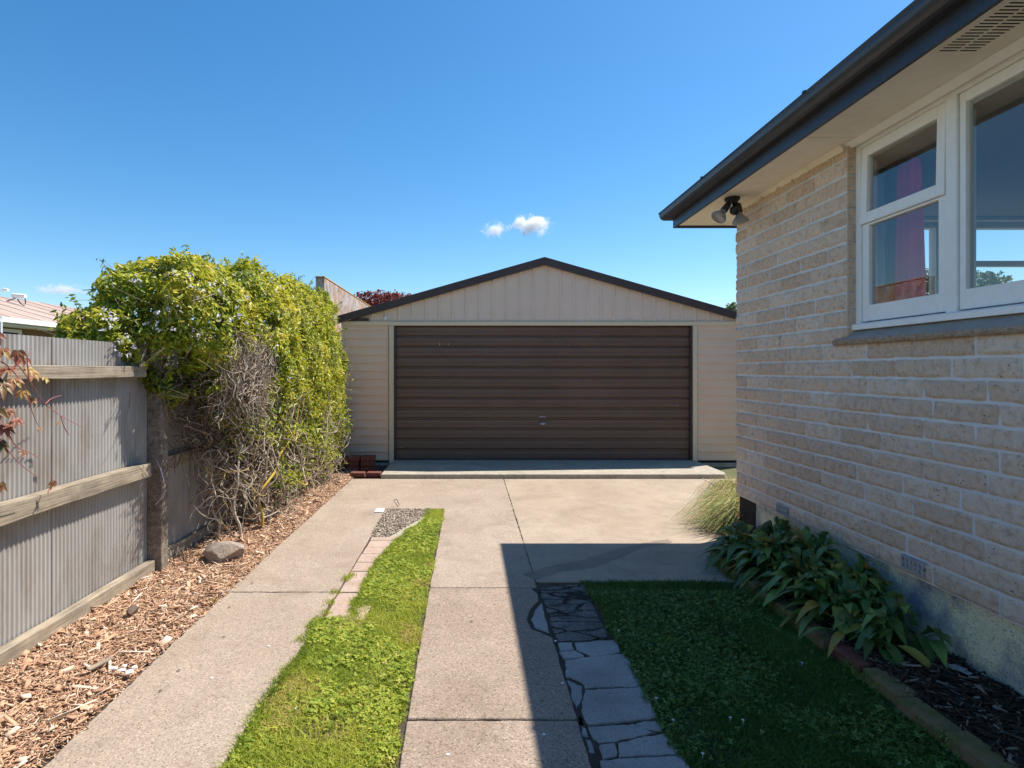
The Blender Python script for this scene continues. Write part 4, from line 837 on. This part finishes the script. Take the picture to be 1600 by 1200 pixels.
# stems and tangle
lines = []; rad = []; vals = []
def walk(p0, d0, n, step, wander, pull=None, pw=0):
    P_ = [np.array(p0, float)]; d = np.array(d0, float)
    for _ in range(n):
        d = d+RNG.normal(0, wander, 3)
        if pull is not None: d = d+(np.array(pull)-P_[-1])*pw
        d /= np.linalg.norm(d); q = P_[-1]+d*step; q[0] = min(max(q[0], -2.20), -1.66); q[2] = max(q[2], .02); P_.append(q)
    return smoothline(P_)
for i in range(46):       # main stems out of the ground
    y = RNG.uniform(4.75, 8.1); y = y if RNG.random() < .6 else RNG.normal(5.45, .25)
    lines.append(walk((RNG.uniform(-2.15, -1.88), y, .0), (RNG.normal(0, .3), RNG.normal(0, .4), 1), 16, .085, .34, (-1.95, y, 1.7), .25)); rad.append(RNG.uniform(.007, .017)); vals.append(RNG.uniform(.2, .95))
for i in range(1100):      # tangle of bare twigs
    y = RNG.uniform(4.42, 8.2); zt = np.interp(y, [4.4, 5.5, 6.5, 8.2], [1.35, 1.3, 1.1, .7]); z = RNG.uniform(.10, zt)
    if y < 5.0: z = RNG.uniform(.45, zt)
    lines.append(walk((RNG.uniform(-2.10, -1.78), y, z), RNG.normal(0, 1, 3)+np.array([0, 0, -.2]), RNG.integers(5, 12), .06, .5, (-1.90, y, z), .5)); rad.append(RNG.lognormal(math.log(.0042), .4)); vals.append(np.clip(RNG.normal(.6, .22), 0, .97))
for i in range(900):      # twigs in the bare patch
    th = RNG.normal(0, 1, 3); th /= np.linalg.norm(th); q0 = np.array([-1.80, 4.62, 1.40])+th*np.array([.20, .48, .34])*RNG.uniform(.2, 1)
    lines.append(walk(q0, (RNG.normal(.1, .4), RNG.normal(-.1, .6), RNG.normal(-.5, .8)), RNG.integers(4, 9), .045, .28)); rad.append(RNG.lognormal(math.log(.0032), .35)); vals.append(np.clip(RNG.normal(.5, .2), 0, .85))
for i in range(900):      # twigs seen through the leaves
    j = RNG.integers(len(p)); lines.append([p[j]+t*RNG.normal(0, .04, 3)+np.array([0, 0, -t*.05]) for t in (0, 1, 2, 3)]); rad.append(.003); vals.append(RNG.uniform(.1, .7))
lines += [np.array(q_) for q_ in sp]; rad += [.0022]*len(sp); vals += list(RNG.uniform(.1, .5, len(sp)))
lines.append(smoothline([(-1.86, 5.15, 0), (-1.84, 5.12, .16), (-1.90, 5.10, .30), (-1.82, 5.2, .42), (-1.80, 5.38, .50), (-1.80, 5.42, .62), (-1.75, 5.75, .78), (-1.74, 5.85, 1.05)])); rad.append(.017); vals.append(1.0)
for i in range(1500):     # dark backing behind the tangle, interior shade put into twig colour
    y = RNG.uniform(4.2, 8.3); z = RNG.uniform(.25 if y > 4.7 else .8, 1.5)
    lines.append(walk((RNG.uniform(-2.19, -2.02), y, z), RNG.normal(0, 1, 3)+np.array([-.3, 0, 0]), 5, .07, .4)); rad.append(.0042); vals.append(RNG.uniform(0, .25))
for L_ in range(len(lines)-1500, len(lines)): lines[L_][:, 0] = np.minimum(lines[L_][:, 0], -1.98)
tubes('stems', lines, rad, M['twig'], vals, CL, 5)
tc_ = []; 
for i in range(150):      # tufts of green among the bare stems
    y = RNG.uniform(4.55, 8.2); c = np.array([RNG.uniform(-1.92, -1.72), y, RNG.uniform(.35 if y > 5.4 else .8, 1.5)]); tc_.append(c+RNG.normal(0, 1, (RNG.integers(12, 50), 3))*np.array([.05, .06, .07]))
for i in range(36):       # leaves hanging lower on the far half
    y = RNG.uniform(6.0, 8.3); c = np.array([RNG.uniform(-1.88, -1.70), y, RNG.uniform(.2, .9)]); tc_.append(c+RNG.normal(0, 1, (RNG.integers(20, 70), 3))*np.array([.05, .07, .10]))
tc_ = np.concatenate(tc_); tc_[:, 2] = np.maximum(tc_[:, 2], .03); leafcards('low_leaves', tc_, np.tile([.5, -.2, .5], (len(tc_), 1)), .052, .020, M['jleaf'], np.clip(.15+.7*fbm(tc_, 5, 9)+RNG.normal(0, .15, len(tc_)), 0, 1), CL)
# the shade-coloured backing twigs keep the fence from showing through
# blossoms
fl = [(300, 440), (322, 445), (352, 446), (345, 440), (225, 440), (232, 436), (165, 492), (175, 488), (185, 486), (198, 562), (208, 548), (190, 558), (222, 588), (370, 495), (380, 505), (325, 520), (262, 520), (452, 552), (436, 440), (470, 600), (395, 480), (250, 470)]
PT = []
for (px, py) in fl:
    # nearest leaf in that direction gives the blossom its place on the bush
    dirv = np.array([(px-CX)/F, 1, (CY-py)/F]); t_ = (p-np.array([0, 0, CAMH])); proj = t_[:, 0:1]*0+t_[:, 1:2]; off_ = np.linalg.norm(t_/t_[:, 1:2]-dirv, axis=1); c_ = np.where(off_ < .02)[0]
    if len(c_) == 0: continue
    j = c_[np.argmin(p[c_, 1])]
    for k in range(RNG.integers(2, 5)): PT.append(p[j]+RNG.normal(0, .035, 3)+np.array([.02, -.03, .01]))
PT = np.array(PT); P5 = np.repeat(PT, 5, 0)+RNG.normal(0, .009, (len(PT)*5, 3)); leafcards('blossom', P5, np.tile([.3, -.6, .4], (len(P5), 1)), .022, .012, M['petal'], RNG.random(len(P5)), CL)
# ---------------------------------------------------------------- red creeper in the near left corner
VC = thing('creeper', 'red leaved creeper trailing over the near end of the fence', 'creeper', (-2.15, 2.3, 0))
def vp(px, py, X=-2.08): return PX(px, py, X)
stems = [[(-90, 480), (-30, 520), (0, 545), (22, 562), (45, 592), (70, 632), (95, 650), (130, 668)], [(45, 592), (42, 560), (48, 545)], [(-60, 660), (-10, 672), (10, 700), (30, 725), (62, 748)], [(-60, 640), (-5, 655), (8, 668), (20, 680)], [(70, 632), (80, 622), (96, 618)],
         [(-40, 560), (0, 560), (30, 590), (42, 612), (52, 650), (62, 668)], [(95, 650), (100, 668), (108, 680)], [(8, 668), (25, 700), (45, 706), (62, 716)], [(75, 770), (82, 752), (80, 742)], [(-30, 600), (-8, 610), (6, 628)]]
lines = []
for s_ in stems:
    lines.append(smoothline([tuple(vp(px, py, -2.10+.05*math.sin(px*.05))) for px, py in s_]))
tubes('vine_stem', lines, [.0032]*len(lines), M['vinestem'], [.5]*len(lines), VC, 5)
lv = []; lat = []
def blade(base, d, nrm, L, W_, va, drp=.35):
    d = d/np.linalg.norm(d); nrm = nrm-d*(nrm@d); nrm /= np.linalg.norm(nrm); s_ = np.cross(d, nrm)
    ts = np.linspace(0, 1, 7); ws = W_*np.array([.04, .6, .95, 1, .8, .42, .02]); V = []
    for t, w_ in zip(ts, ws):
        c = base+d*L*t-np.array([0, 0, 1])*drp*L*t*t
        V += [c+s_*w_*.5+nrm*w_*.18, c, c-s_*w_*.5+nrm*w_*.18]
    return np.array(V)
FB = np.array([(3*i, 3*i+1, 3*i+4, 3*i+3) for i in range(6)]+[(3*i+1, 3*i+2, 3*i+5, 3*i+4) for i in range(6)])
def bladesmesh(name, L_, mat, parent=None, smooth=True):
    V = np.concatenate([a for a, _ in L_]); n = len(L_); vpb = 21
    Fc = (FB[None]+(np.arange(n)*vpb)[:, None, None]).reshape(-1, 4)
    return raw(name, V, Fc, mat, parent, attrs={'v': np.repeat([v_ for _, v_ in L_], vpb)}, smooth=smooth)
LL = []
for (px, py, sz, va) in [(12, 575, .10, .7), (28, 548, .09, .7), (38, 560, .09, .6), (5, 545, .08, .9), (52, 580, .08, .8), (5, 600, .10, .3), (22, 592, .09, .75), (35, 610, .07, .9), (70, 590, .06, 1), (-8, 590, .13, .15), (6, 665, .09, .5), (12, 640, .08, .35), (-5, 640, .10, .2), (25, 655, .07, .6), (2, 690, .08, .1), (50, 622, .06, .8), (35, 705, .055, .4), (82, 752, .055, .35), (-20, 540, .12, .5), (-25, 620, .12, .4), (-30, 700, .1, .3), (62, 668, .035, .8), (90, 660, .03, .9), (-10, 520, .1, .7), (45, 575, .06, .95), (0, 755, .06, .2)]:
    c = np.array(vp(px, py, -2.10+RNG.uniform(-.03, .07))); nr = np.array([.5, -.5, .6])+RNG.normal(0, .3, 3); n5 = 5 if sz > .05 else 3
    nr /= np.linalg.norm(nr); e1 = np.cross(nr, [0, 0, 1.]); e1 /= np.linalg.norm(e1); e2 = np.cross(e1, nr)*-1
    a0 = RNG.uniform(-.8, .8)
    for k in range(n5):
        a = a0+(k-(n5-1)/2)*.75; d = e2*-math.cos(a)*-1+e1*math.sin(a); d = -d if d[2] > .3 else d
        LL.append((blade(c, d, nr, .62*sz*RNG.uniform(.7, 1.1)*(1-.12*abs(k-2)), sz*.25, np.clip(va, 0, 1), .5), np.clip(va+RNG.normal(0, .12), 0, 1)))
bladesmesh('vine_leaves', LL, M['vineleaf'], VC)

# ---------------------------------------------------------------- stone, clod, rubbish in the bark bed
def rock(name, c, r, mat, seed, label, cat, flat=None):
    import bmesh
    bm = bmesh.new(); bmesh.ops.create_icosphere(bm, subdivisions=4, radius=1); P_ = np.array([v.co[:] for v in bm.verts])
    # planes cut the lump into facets
    rg = np.random.default_rng(seed)
    for k in range(9):
        nrm = rg.normal(0, 1, 3); nrm /= np.linalg.norm(nrm); off = rg.uniform(.55, .85); d = P_@nrm-off; P_ = P_-np.clip(d, 0, None)[:, None]*nrm
    P_ = P_*(1+.14*(fbm(P_, 2.5, seed, 3)[:, None]-.5))
    for v_, q_ in zip(bm.verts, P_*np.array(r)): v_.co = q_
    m = bpy.data.meshes.new(name); bm.to_mesh(m); bm.free(); m.materials.append(mat)
    o = bpy.data.objects.new(name, m); C.objects.link(o); o.location = c; return tag(o, label, cat)
rock('boulder', (-1.835, 4.33, .04), (.165, .14, .10), M['stone'], 12, 'grey brown stone sitting on the bark beside the path', 'stone')
x, y = G(207, 965); rock('bark_clod', (x, y, .03), (.03, .06, .04), M['trunk'], 5, 'dark broken clod of bark among the pale chips', 'bark clod')
for i, (px, py, r_) in enumerate(((178, 1054, .022), (190, 1057, .026), (203, 1060, .03), (210, 1052, .018), (195, 1050, .016))):
    x, y = G(px, py); rock('foam_piece', (x, y, .03), (r_*.8, r_*.55, r_*.3), M['foam'], 30+i, 'scrap of white foam rubbish lying on the bark chips', 'rubbish')['group'] = 'white foam scraps on the bark'
o = MB(); x, y = G(157, 1048)
o.box((-.012, -.06, 0), (.012, .06, .008)); oo = o.build('wood_offcut', M['rail']); oo.location = (x, y, .03); oo.rotation_euler = (0, .1, -.4); tag(oo, 'pale flat wood offcut lying on the bark near the white foam', 'wood offcut')
# ---------------------------------------------------------------- planting bed along the house
EDX = 1.835
def bh2(x, y):
    p_ = np.stack([x, y, np.zeros_like(x)], -1); return .02+.05*fbm(p_, 3, 14)
gx2, gy2 = np.meshgrid(np.linspace(1.84, WX+.06, 20), np.linspace(-2.4, 4.42, 200)); P = np.stack([gx2.ravel(), gy2.ravel()], -1)
idx = np.arange(200*20).reshape(200, 20); Fq = np.stack([idx[:-1, :-1], idx[:-1, 1:], idx[1:, 1:], idx[1:, :-1]], -1).reshape(-1, 4)
tag(raw('planting_soil', np.column_stack([P, bh2(P[:, 0], P[:, 1])]), Fq, M['soil'], smooth=True), kind='structure')
chips('mulch', 5200, 1.86, 2.30, 1.0, 4.3, .036, .006, .004, M['mulch'], lambda x, y: bh2(x, y)+.004, 1.2, pale=.09)
for i, (y0, L, dx, dz, mt, lb) in enumerate([(4.10, .23, .02, .01, 'mossbrick', 'mossy brick at the far end of the bed edging by the concrete'), (3.86, .23, .0, 0, 'mossbrick', 'mossy edging brick hidden under the broad leaves'), (3.62, .23, 0, .005, 'mossbrick', 'edging brick under the middle of the leafy clumps'),
        (3.38, .23, .005, 0, 'mossbrick', 'edging brick below drooping broad leaves'), (3.14, .23, .0, .01, 'mossbrick', 'mossy brick where the leaves thin out'), (2.90, .23, -.005, 0, 'mossbrick', 'green mossy brick beside the bare end of the leaf clumps'),
        (2.655, .235, .012, -.004, 'redbrick', 'exposed red brick end midway along the bed edging'), (2.41, .23, .01, 0, 'mossbrick', 'moss covered brick just nearer than the red brick end'), (2.17, .23, -.004, -.005, 'mossbrick', 'brown mossy brick beside the split offcut of timber'), (1.93, .23, .0, .004, 'mossbrick', 'nearest edging brick at the bottom of the photo')]):
    b = MB(); b.box((EDX-.05, 0, -.05), (EDX+.045, L, .07)); o = b.build('edging_brick', M[mt], bevel=.012); o.location = (dx, y0, dz-.006); o.rotation_euler = (0, 0, random.uniform(-.01, .01)); tag(o, lb, 'edging brick', 'bricks edging the planting bed')
def moss_pts():
    n = 5000; y = RNG.uniform(1.3, 4.3, n); x = EDX-.05+RNG.normal(0, .012, n); return np.stack([x, y, RNG.uniform(-.01, .045, n)], -1)
mp_ = moss_pts(); mp_ = mp_[fbm(mp_, 5, 3) > .47]; tag(blades('moss', mp_, .006, .022, .004, M['grass2'], np.clip(RNG.normal(.7, .2, len(mp_)), 0, 1), 1.2), kind='stuff')
spots = [((1.96, 4.10), 60, .30, 'broad leaved plant at the concrete end of the bed, low and dark'), ((2.18, 4.06), 70, .38, 'tall broad leaved plant against the stained foundation below the first air vent'), ((1.98, 3.78), 72, .34, 'broad leaved plant bulging over the lawn edge near the far end'),
         ((2.16, 3.62), 75, .40, 'upright broad leaved plant against the wall between the two air vents'), ((1.98, 3.40), 72, .34, 'broad leaved plant in the middle drooping over the bricks'), ((2.15, 3.24), 66, .36, 'middle broad leaved plant close to the cream foundation'),
         ((2.0, 3.16), 60, .28, 'low broad leaved plant spilling over the edging bricks'), ((2.12, 3.06), 54, .26, 'broad leaved plant beneath the nearer air vent with a yellow leaf'), ((2.15, 2.87), 18, .26, 'small plant with upright yellowing leaves nearest the camera'), ((1.99, 2.93), 14, .18, 'small sparse plant beside the mossy brick')]
for (cx_, cy_), nl, hh, lb in spots:
    LL = []
    for k in range(int(nl*1.75)):
        a = RNG.uniform(0, 6.283); el = RNG.uniform(.05, 1.35); t0 = RNG.uniform(.45, 1); st_ = np.array([cx_+math.cos(a)*.14*(1.2-el*.6)*RNG.random()**.5, cy_+math.sin(a)*.17*(1.2-el*.6)*RNG.random()**.5, .05+hh*t0*(.25+.55*math.sin(el))])
        st_[0] = min(st_[0], 2.24)
        d = np.array([math.cos(a)*math.cos(el), math.sin(a)*math.cos(el), math.sin(el)*.9]); L = RNG.uniform(.14, .21); 
        if st_[0]+d[0]*L > 2.27: d[0] = -abs(d[0])*.3
        va = np.clip(RNG.normal(.45, .22), 0, .88); 
        if RNG.random() < .065: va = RNG.uniform(.93, 1)
        LL.append((blade(st_, d, np.array([0, 0, 1.])+RNG.normal(0, .25, 3), L, RNG.uniform(.042, .064), va, RNG.uniform(.45, 1.0)), va))
    t = thing('broadleaf_plant', lb, 'plant', (cx_, cy_, .03), 'broad leaved plants along the house')
    bladesmesh('leaves', LL, M['bleaf'], t)
    tubes('stems', [[(cx_, cy_, .0), tuple(a_[0]*.6+np.array([cx_, cy_, .05])*.4), tuple(a_[0])] for a_, _ in LL], [.004]*len(LL), M['treeleaf'], [.5]*len(LL), t, 4)
# ---------------------------------------------------------------- tussock behind the house corner
def tussock():
    lines = []; L_ = []; n = 3000; V = []; vals = []
    for k in range(n):
        yy_ = 5.22+1.45*RNG.random()**1.3; c = np.array([RNG.normal(2.66+(yy_-5.2)*.30, .08), yy_, 0.0]); a = RNG.normal(math.pi+.35, .5); h = RNG.uniform(.12, .36)*(1 if yy_ < 5.8 else .8); r = RNG.uniform(.35, .86) if yy_ < 5.65 else RNG.uniform(.2, .5)
        if RNG.random() < .2: a = RNG.uniform(0, 6.28); r *= .5
        d = np.array([math.cos(a), math.sin(a)*.8-.15, 0]); s_ = np.array([-d[1], d[0], 0])*RNG.uniform(.003, .0062)
        for j, t in enumerate(np.linspace(0, 1, 7)):
            q_ = c+d*r*t**1.1; q_[2] = max(h*math.sin(min(t*1.9, 1.9)*.83*1.0)*(1-.0*t)-(max(t-.55, 0)**1.5)*h*2.6, .004+.02*RNG.random()); w_ = (1-t*.85)
            V += [q_-s_*w_, q_+s_*w_]
        vals.append(np.clip(RNG.normal(.48, .30), 0, .95) if RNG.random() > .10 else 1)
    f = np.array([(2*i, 2*i+1, 2*i+3, 2*i+2) for i in range(6)]); Fc = (f[None]+(np.arange(n)*14)[:, None, None]).reshape(-1, 4)
    o = raw('tussock_grass', np.array(V), Fc, M['tuss'], attrs={'v': np.repeat(vals, 14)}); return tag(o, 'long blond green tussock grass flopping out from behind the house corner', 'grass clump')
tussock()
# ---------------------------------------------------------------- trees far off
def tree(name, label, base, htrunk, cc, rr, mat, n, L, group=None, cone=False):
    t = thing(name, label, 'tree', base); bx_, by_, _ = base
    lines = [smoothline([(bx_, by_, -.1), (bx_+.05, by_, htrunk*.5), (cc[0], cc[1], cc[2])])]; rd = [.12]
    for k in range(14):
        d = RNG.normal(0, 1, 3); d[2] = abs(d[2]); d /= np.linalg.norm(d); lines.append(smoothline([(bx_, by_, htrunk*RNG.uniform(.6, 1)), tuple(np.array(cc)*.5+np.array([bx_, by_, htrunk])*.5+d*rr*.2), tuple(np.array(cc)+d*np.array(rr)*.8)])); rd.append(.04)
    tubes('trunk', lines, rd, M['twig'], [.1]*len(lines), t, 6)
    d = RNG.normal(0, 1, (n, 3)); d /= np.linalg.norm(d, axis=1)[:, None]; c = np.array(cc)+d*np.array(rr)*(RNG.uniform(.55, 1, n)**.5*(1+.5*(fbm(d*2+np.array(cc), 1.6, 3, 3)-.5)))[:, None]
    if cone: c[:, :2] = np.array(cc)[:2]+(c[:, :2]-np.array(cc)[:2])*np.clip((cc[2]+rr[2]-c[:, 2:3])/(2*rr[2]), .05, 1)
    k = fbm(c, 1.8, 9) > .42; c = c[k]; d = d[k]
    leafcards('crown', c, d, L, L*.5, mat, np.clip(.1+.8*fbm(c, 2, 4)+RNG.normal(0, .15, len(c)), 0, 1), t)
tree('plum_tree', 'dark red plum tree crown rising behind the garage roof', (-2.9, 20.0, 0), 2.0, (-2.95, 20.0, 2.8), (1.75, 1.4, 1.38), M['plum'], 16000, .13)
tree('conifer', 'small dark conifer peeking over the neighbouring roof beside the climber', (-15.2, 24.0, 0), 1.6, (-15.2, 24.0, 2.5), (1.0, 1.0, 2.1), M['conif'], 9000, .16, cone=True)
tree('broadleaf_tree', 'pale green tree seen through the house windows', (17.3, 20.5, 0), 2.5, (16.9, 20.5, 3.0), (2.9, 2.0, 2.1), M['treeleaf'], 20000, .20)
tree('shrub', 'bit of green shrub showing over the garage roof by the house corner', (9.6, 21.0, 0), 1.2, (9.55, 21.0, 2.4), (.9, .9, 1.42), M['treeleaf'], 7000, .12)
# ---------------------------------------------------------------- small litter: single leaves, twigs
def dot(px, py): x, y = G(px, py); return x, y
for i, (px, py) in enumerate([(391, 912), (355, 950), (346, 996), (275, 1049), (246, 1081), (733, 972)]):
    x, y = dot(px, py); b = MB(); b.add([(x, y, .004), (x+.012, y+.005, .008), (x+.024, y+.003, .004), (x+.012, y-.005, .006)], [(0, 1, 2, 3)]); tag(b.build('dead_leaf', M['trunk']), 'small dead leaf lying on the sunlit concrete path', 'leaf', 'dead leaves on the concrete')
b = MB(); x0, y0 = G(618, 783); x1, y1 = G(624, 792); b.tube([(x0-.02, y0, .01), (x0+.02, y0-.05, .03), (x1, y1, .02)], .004, 5); tag(b.build('curled_twig', M['trunk']), 'curled brown twig on the concrete above the gravel patch', 'twig')
b = MB(); x0, y0 = G(1096, 747); x1, y1 = G(1118, 760); b.tube([(x0, y0, .004), (x1, y1, .004)], .005, 5); tag(b.build('white_stick', M['foam']), 'thin white stick on the concrete near the tussock', 'stick')
b = MB(); b.tube([(-2.19, 4.03, .79), (-2.16, 4.02, .74), (-2.12, 4.0, .64), (-2.13, 4.01, .55), (-2.20, 4.03, .48)], .003, 6); tag(b.build('wire', surf('wire', (.5, .42, .5), (.55, .47, .55), 9, .6, bump=0)), 'loop of pale wire hanging at the concrete fence post', 'wire')
x, y = G(1480, 1052); b = MB(); b.box((-.02, -.045, 0), (.018, .05, .003)); b.box((.0, -.02, .001), (.03, .03, .007)); o = b.build('plastic_scrap', M['vent']); o.location = (x-.03, y-.1, .07); o.rotation_euler = (.05, .1, .5); tag(o, 'pale scrap of plastic on the dark mulch by the wall', 'rubbish')
for i, (px, py) in enumerate([(868, 1002), (850, 1148), (879, 1068), (700, 1180), (462, 1108), (330, 1060), (420, 1010)]):
    x, y = dot(px, py); b = MB(); b.box((x-.006, y-.005, .0005), (x+.006, y+.006, .004)); tag(b.build('petal_speck', M['foam'], bevel=.002), 'white speck of fallen blossom on the concrete strips', 'petal', 'fallen white specks on the concrete')
# ---------------------------------------------------------------- clouds
def cloud(label, px, py, w_, h_, dens, seed):
    Y = 1500.; c = PY(px, py, Y); import bmesh
    m, n, l, p_ = newmat('cloud_volume'); n.remove(p_); out = n['Material Output']
    tc = n.new('ShaderNodeTexCoord'); ln = n.new('ShaderNodeVectorMath'); ln.operation = 'LENGTH'
    mp = n.new('ShaderNodeMapping'); mp.inputs['Location'].default_value = (seed, seed*2, 0); mp.inputs['Scale'].default_value = (1.6, 1, .8); l.new(tc.outputs['Object'], mp.inputs[0])
    t = noise(n, l, 1.7, 6, .62, mp.outputs[0], .4); l.new(tc.outputs['Object'], ln.inputs[0])
    a = n.new('ShaderNodeMath'); a.operation = 'SUBTRACT'; a.inputs[0].default_value = 1; l.new(ln.outputs['Value'], a.inputs[1])
    b_ = n.new('ShaderNodeMath'); b_.operation = 'MULTIPLY_ADD'; b_.inputs[1].default_value = .42; l.new(a.outputs[0], b_.inputs[0]); l.new(t.outputs[0], b_.inputs[2])
    c_ = n.new('ShaderNodeMapRange'); c_.inputs[1].default_value = .66; c_.inputs[2].default_value = .86; c_.inputs[3].default_value = 0; c_.inputs[4].default_value = dens; l.new(b_.outputs[0], c_.inputs[0])
    vs_ = n.new('ShaderNodeVolumeScatter'); vs_.inputs['Color'].default_value = (.99, .99, .99, 1); vs_.inputs['Anisotropy'].default_value = .2; l.new(c_.outputs[0], vs_.inputs['Density']); l.new(vs_.outputs[0], out.inputs['Volume'])
    me = bpy.data.meshes.new('cloud'); bm = bmesh.new(); bmesh.ops.create_icosphere(bm, subdivisions=3, radius=1); bm.to_mesh(me); bm.free(); me.materials.append(m)
    o = bpy.data.objects.new('cloud', me); C.objects.link(o); o.location = c; o.scale = (w_/2*Y/F, 40, h_/2*Y/F); tag(o, label, 'cloud', 'small white clouds')
    return o
cloud('brightest small white cloud above the garage ridge', 830, 352, 92, 46, .12, 3.1)
cloud('faint wispy cloud just left of the bright one above the garage', 774, 358, 62, 36, .06, 8.4)
cloud('thin low cloud above the neighbouring roof', 96, 453, 120, 26, .05, 5.2)
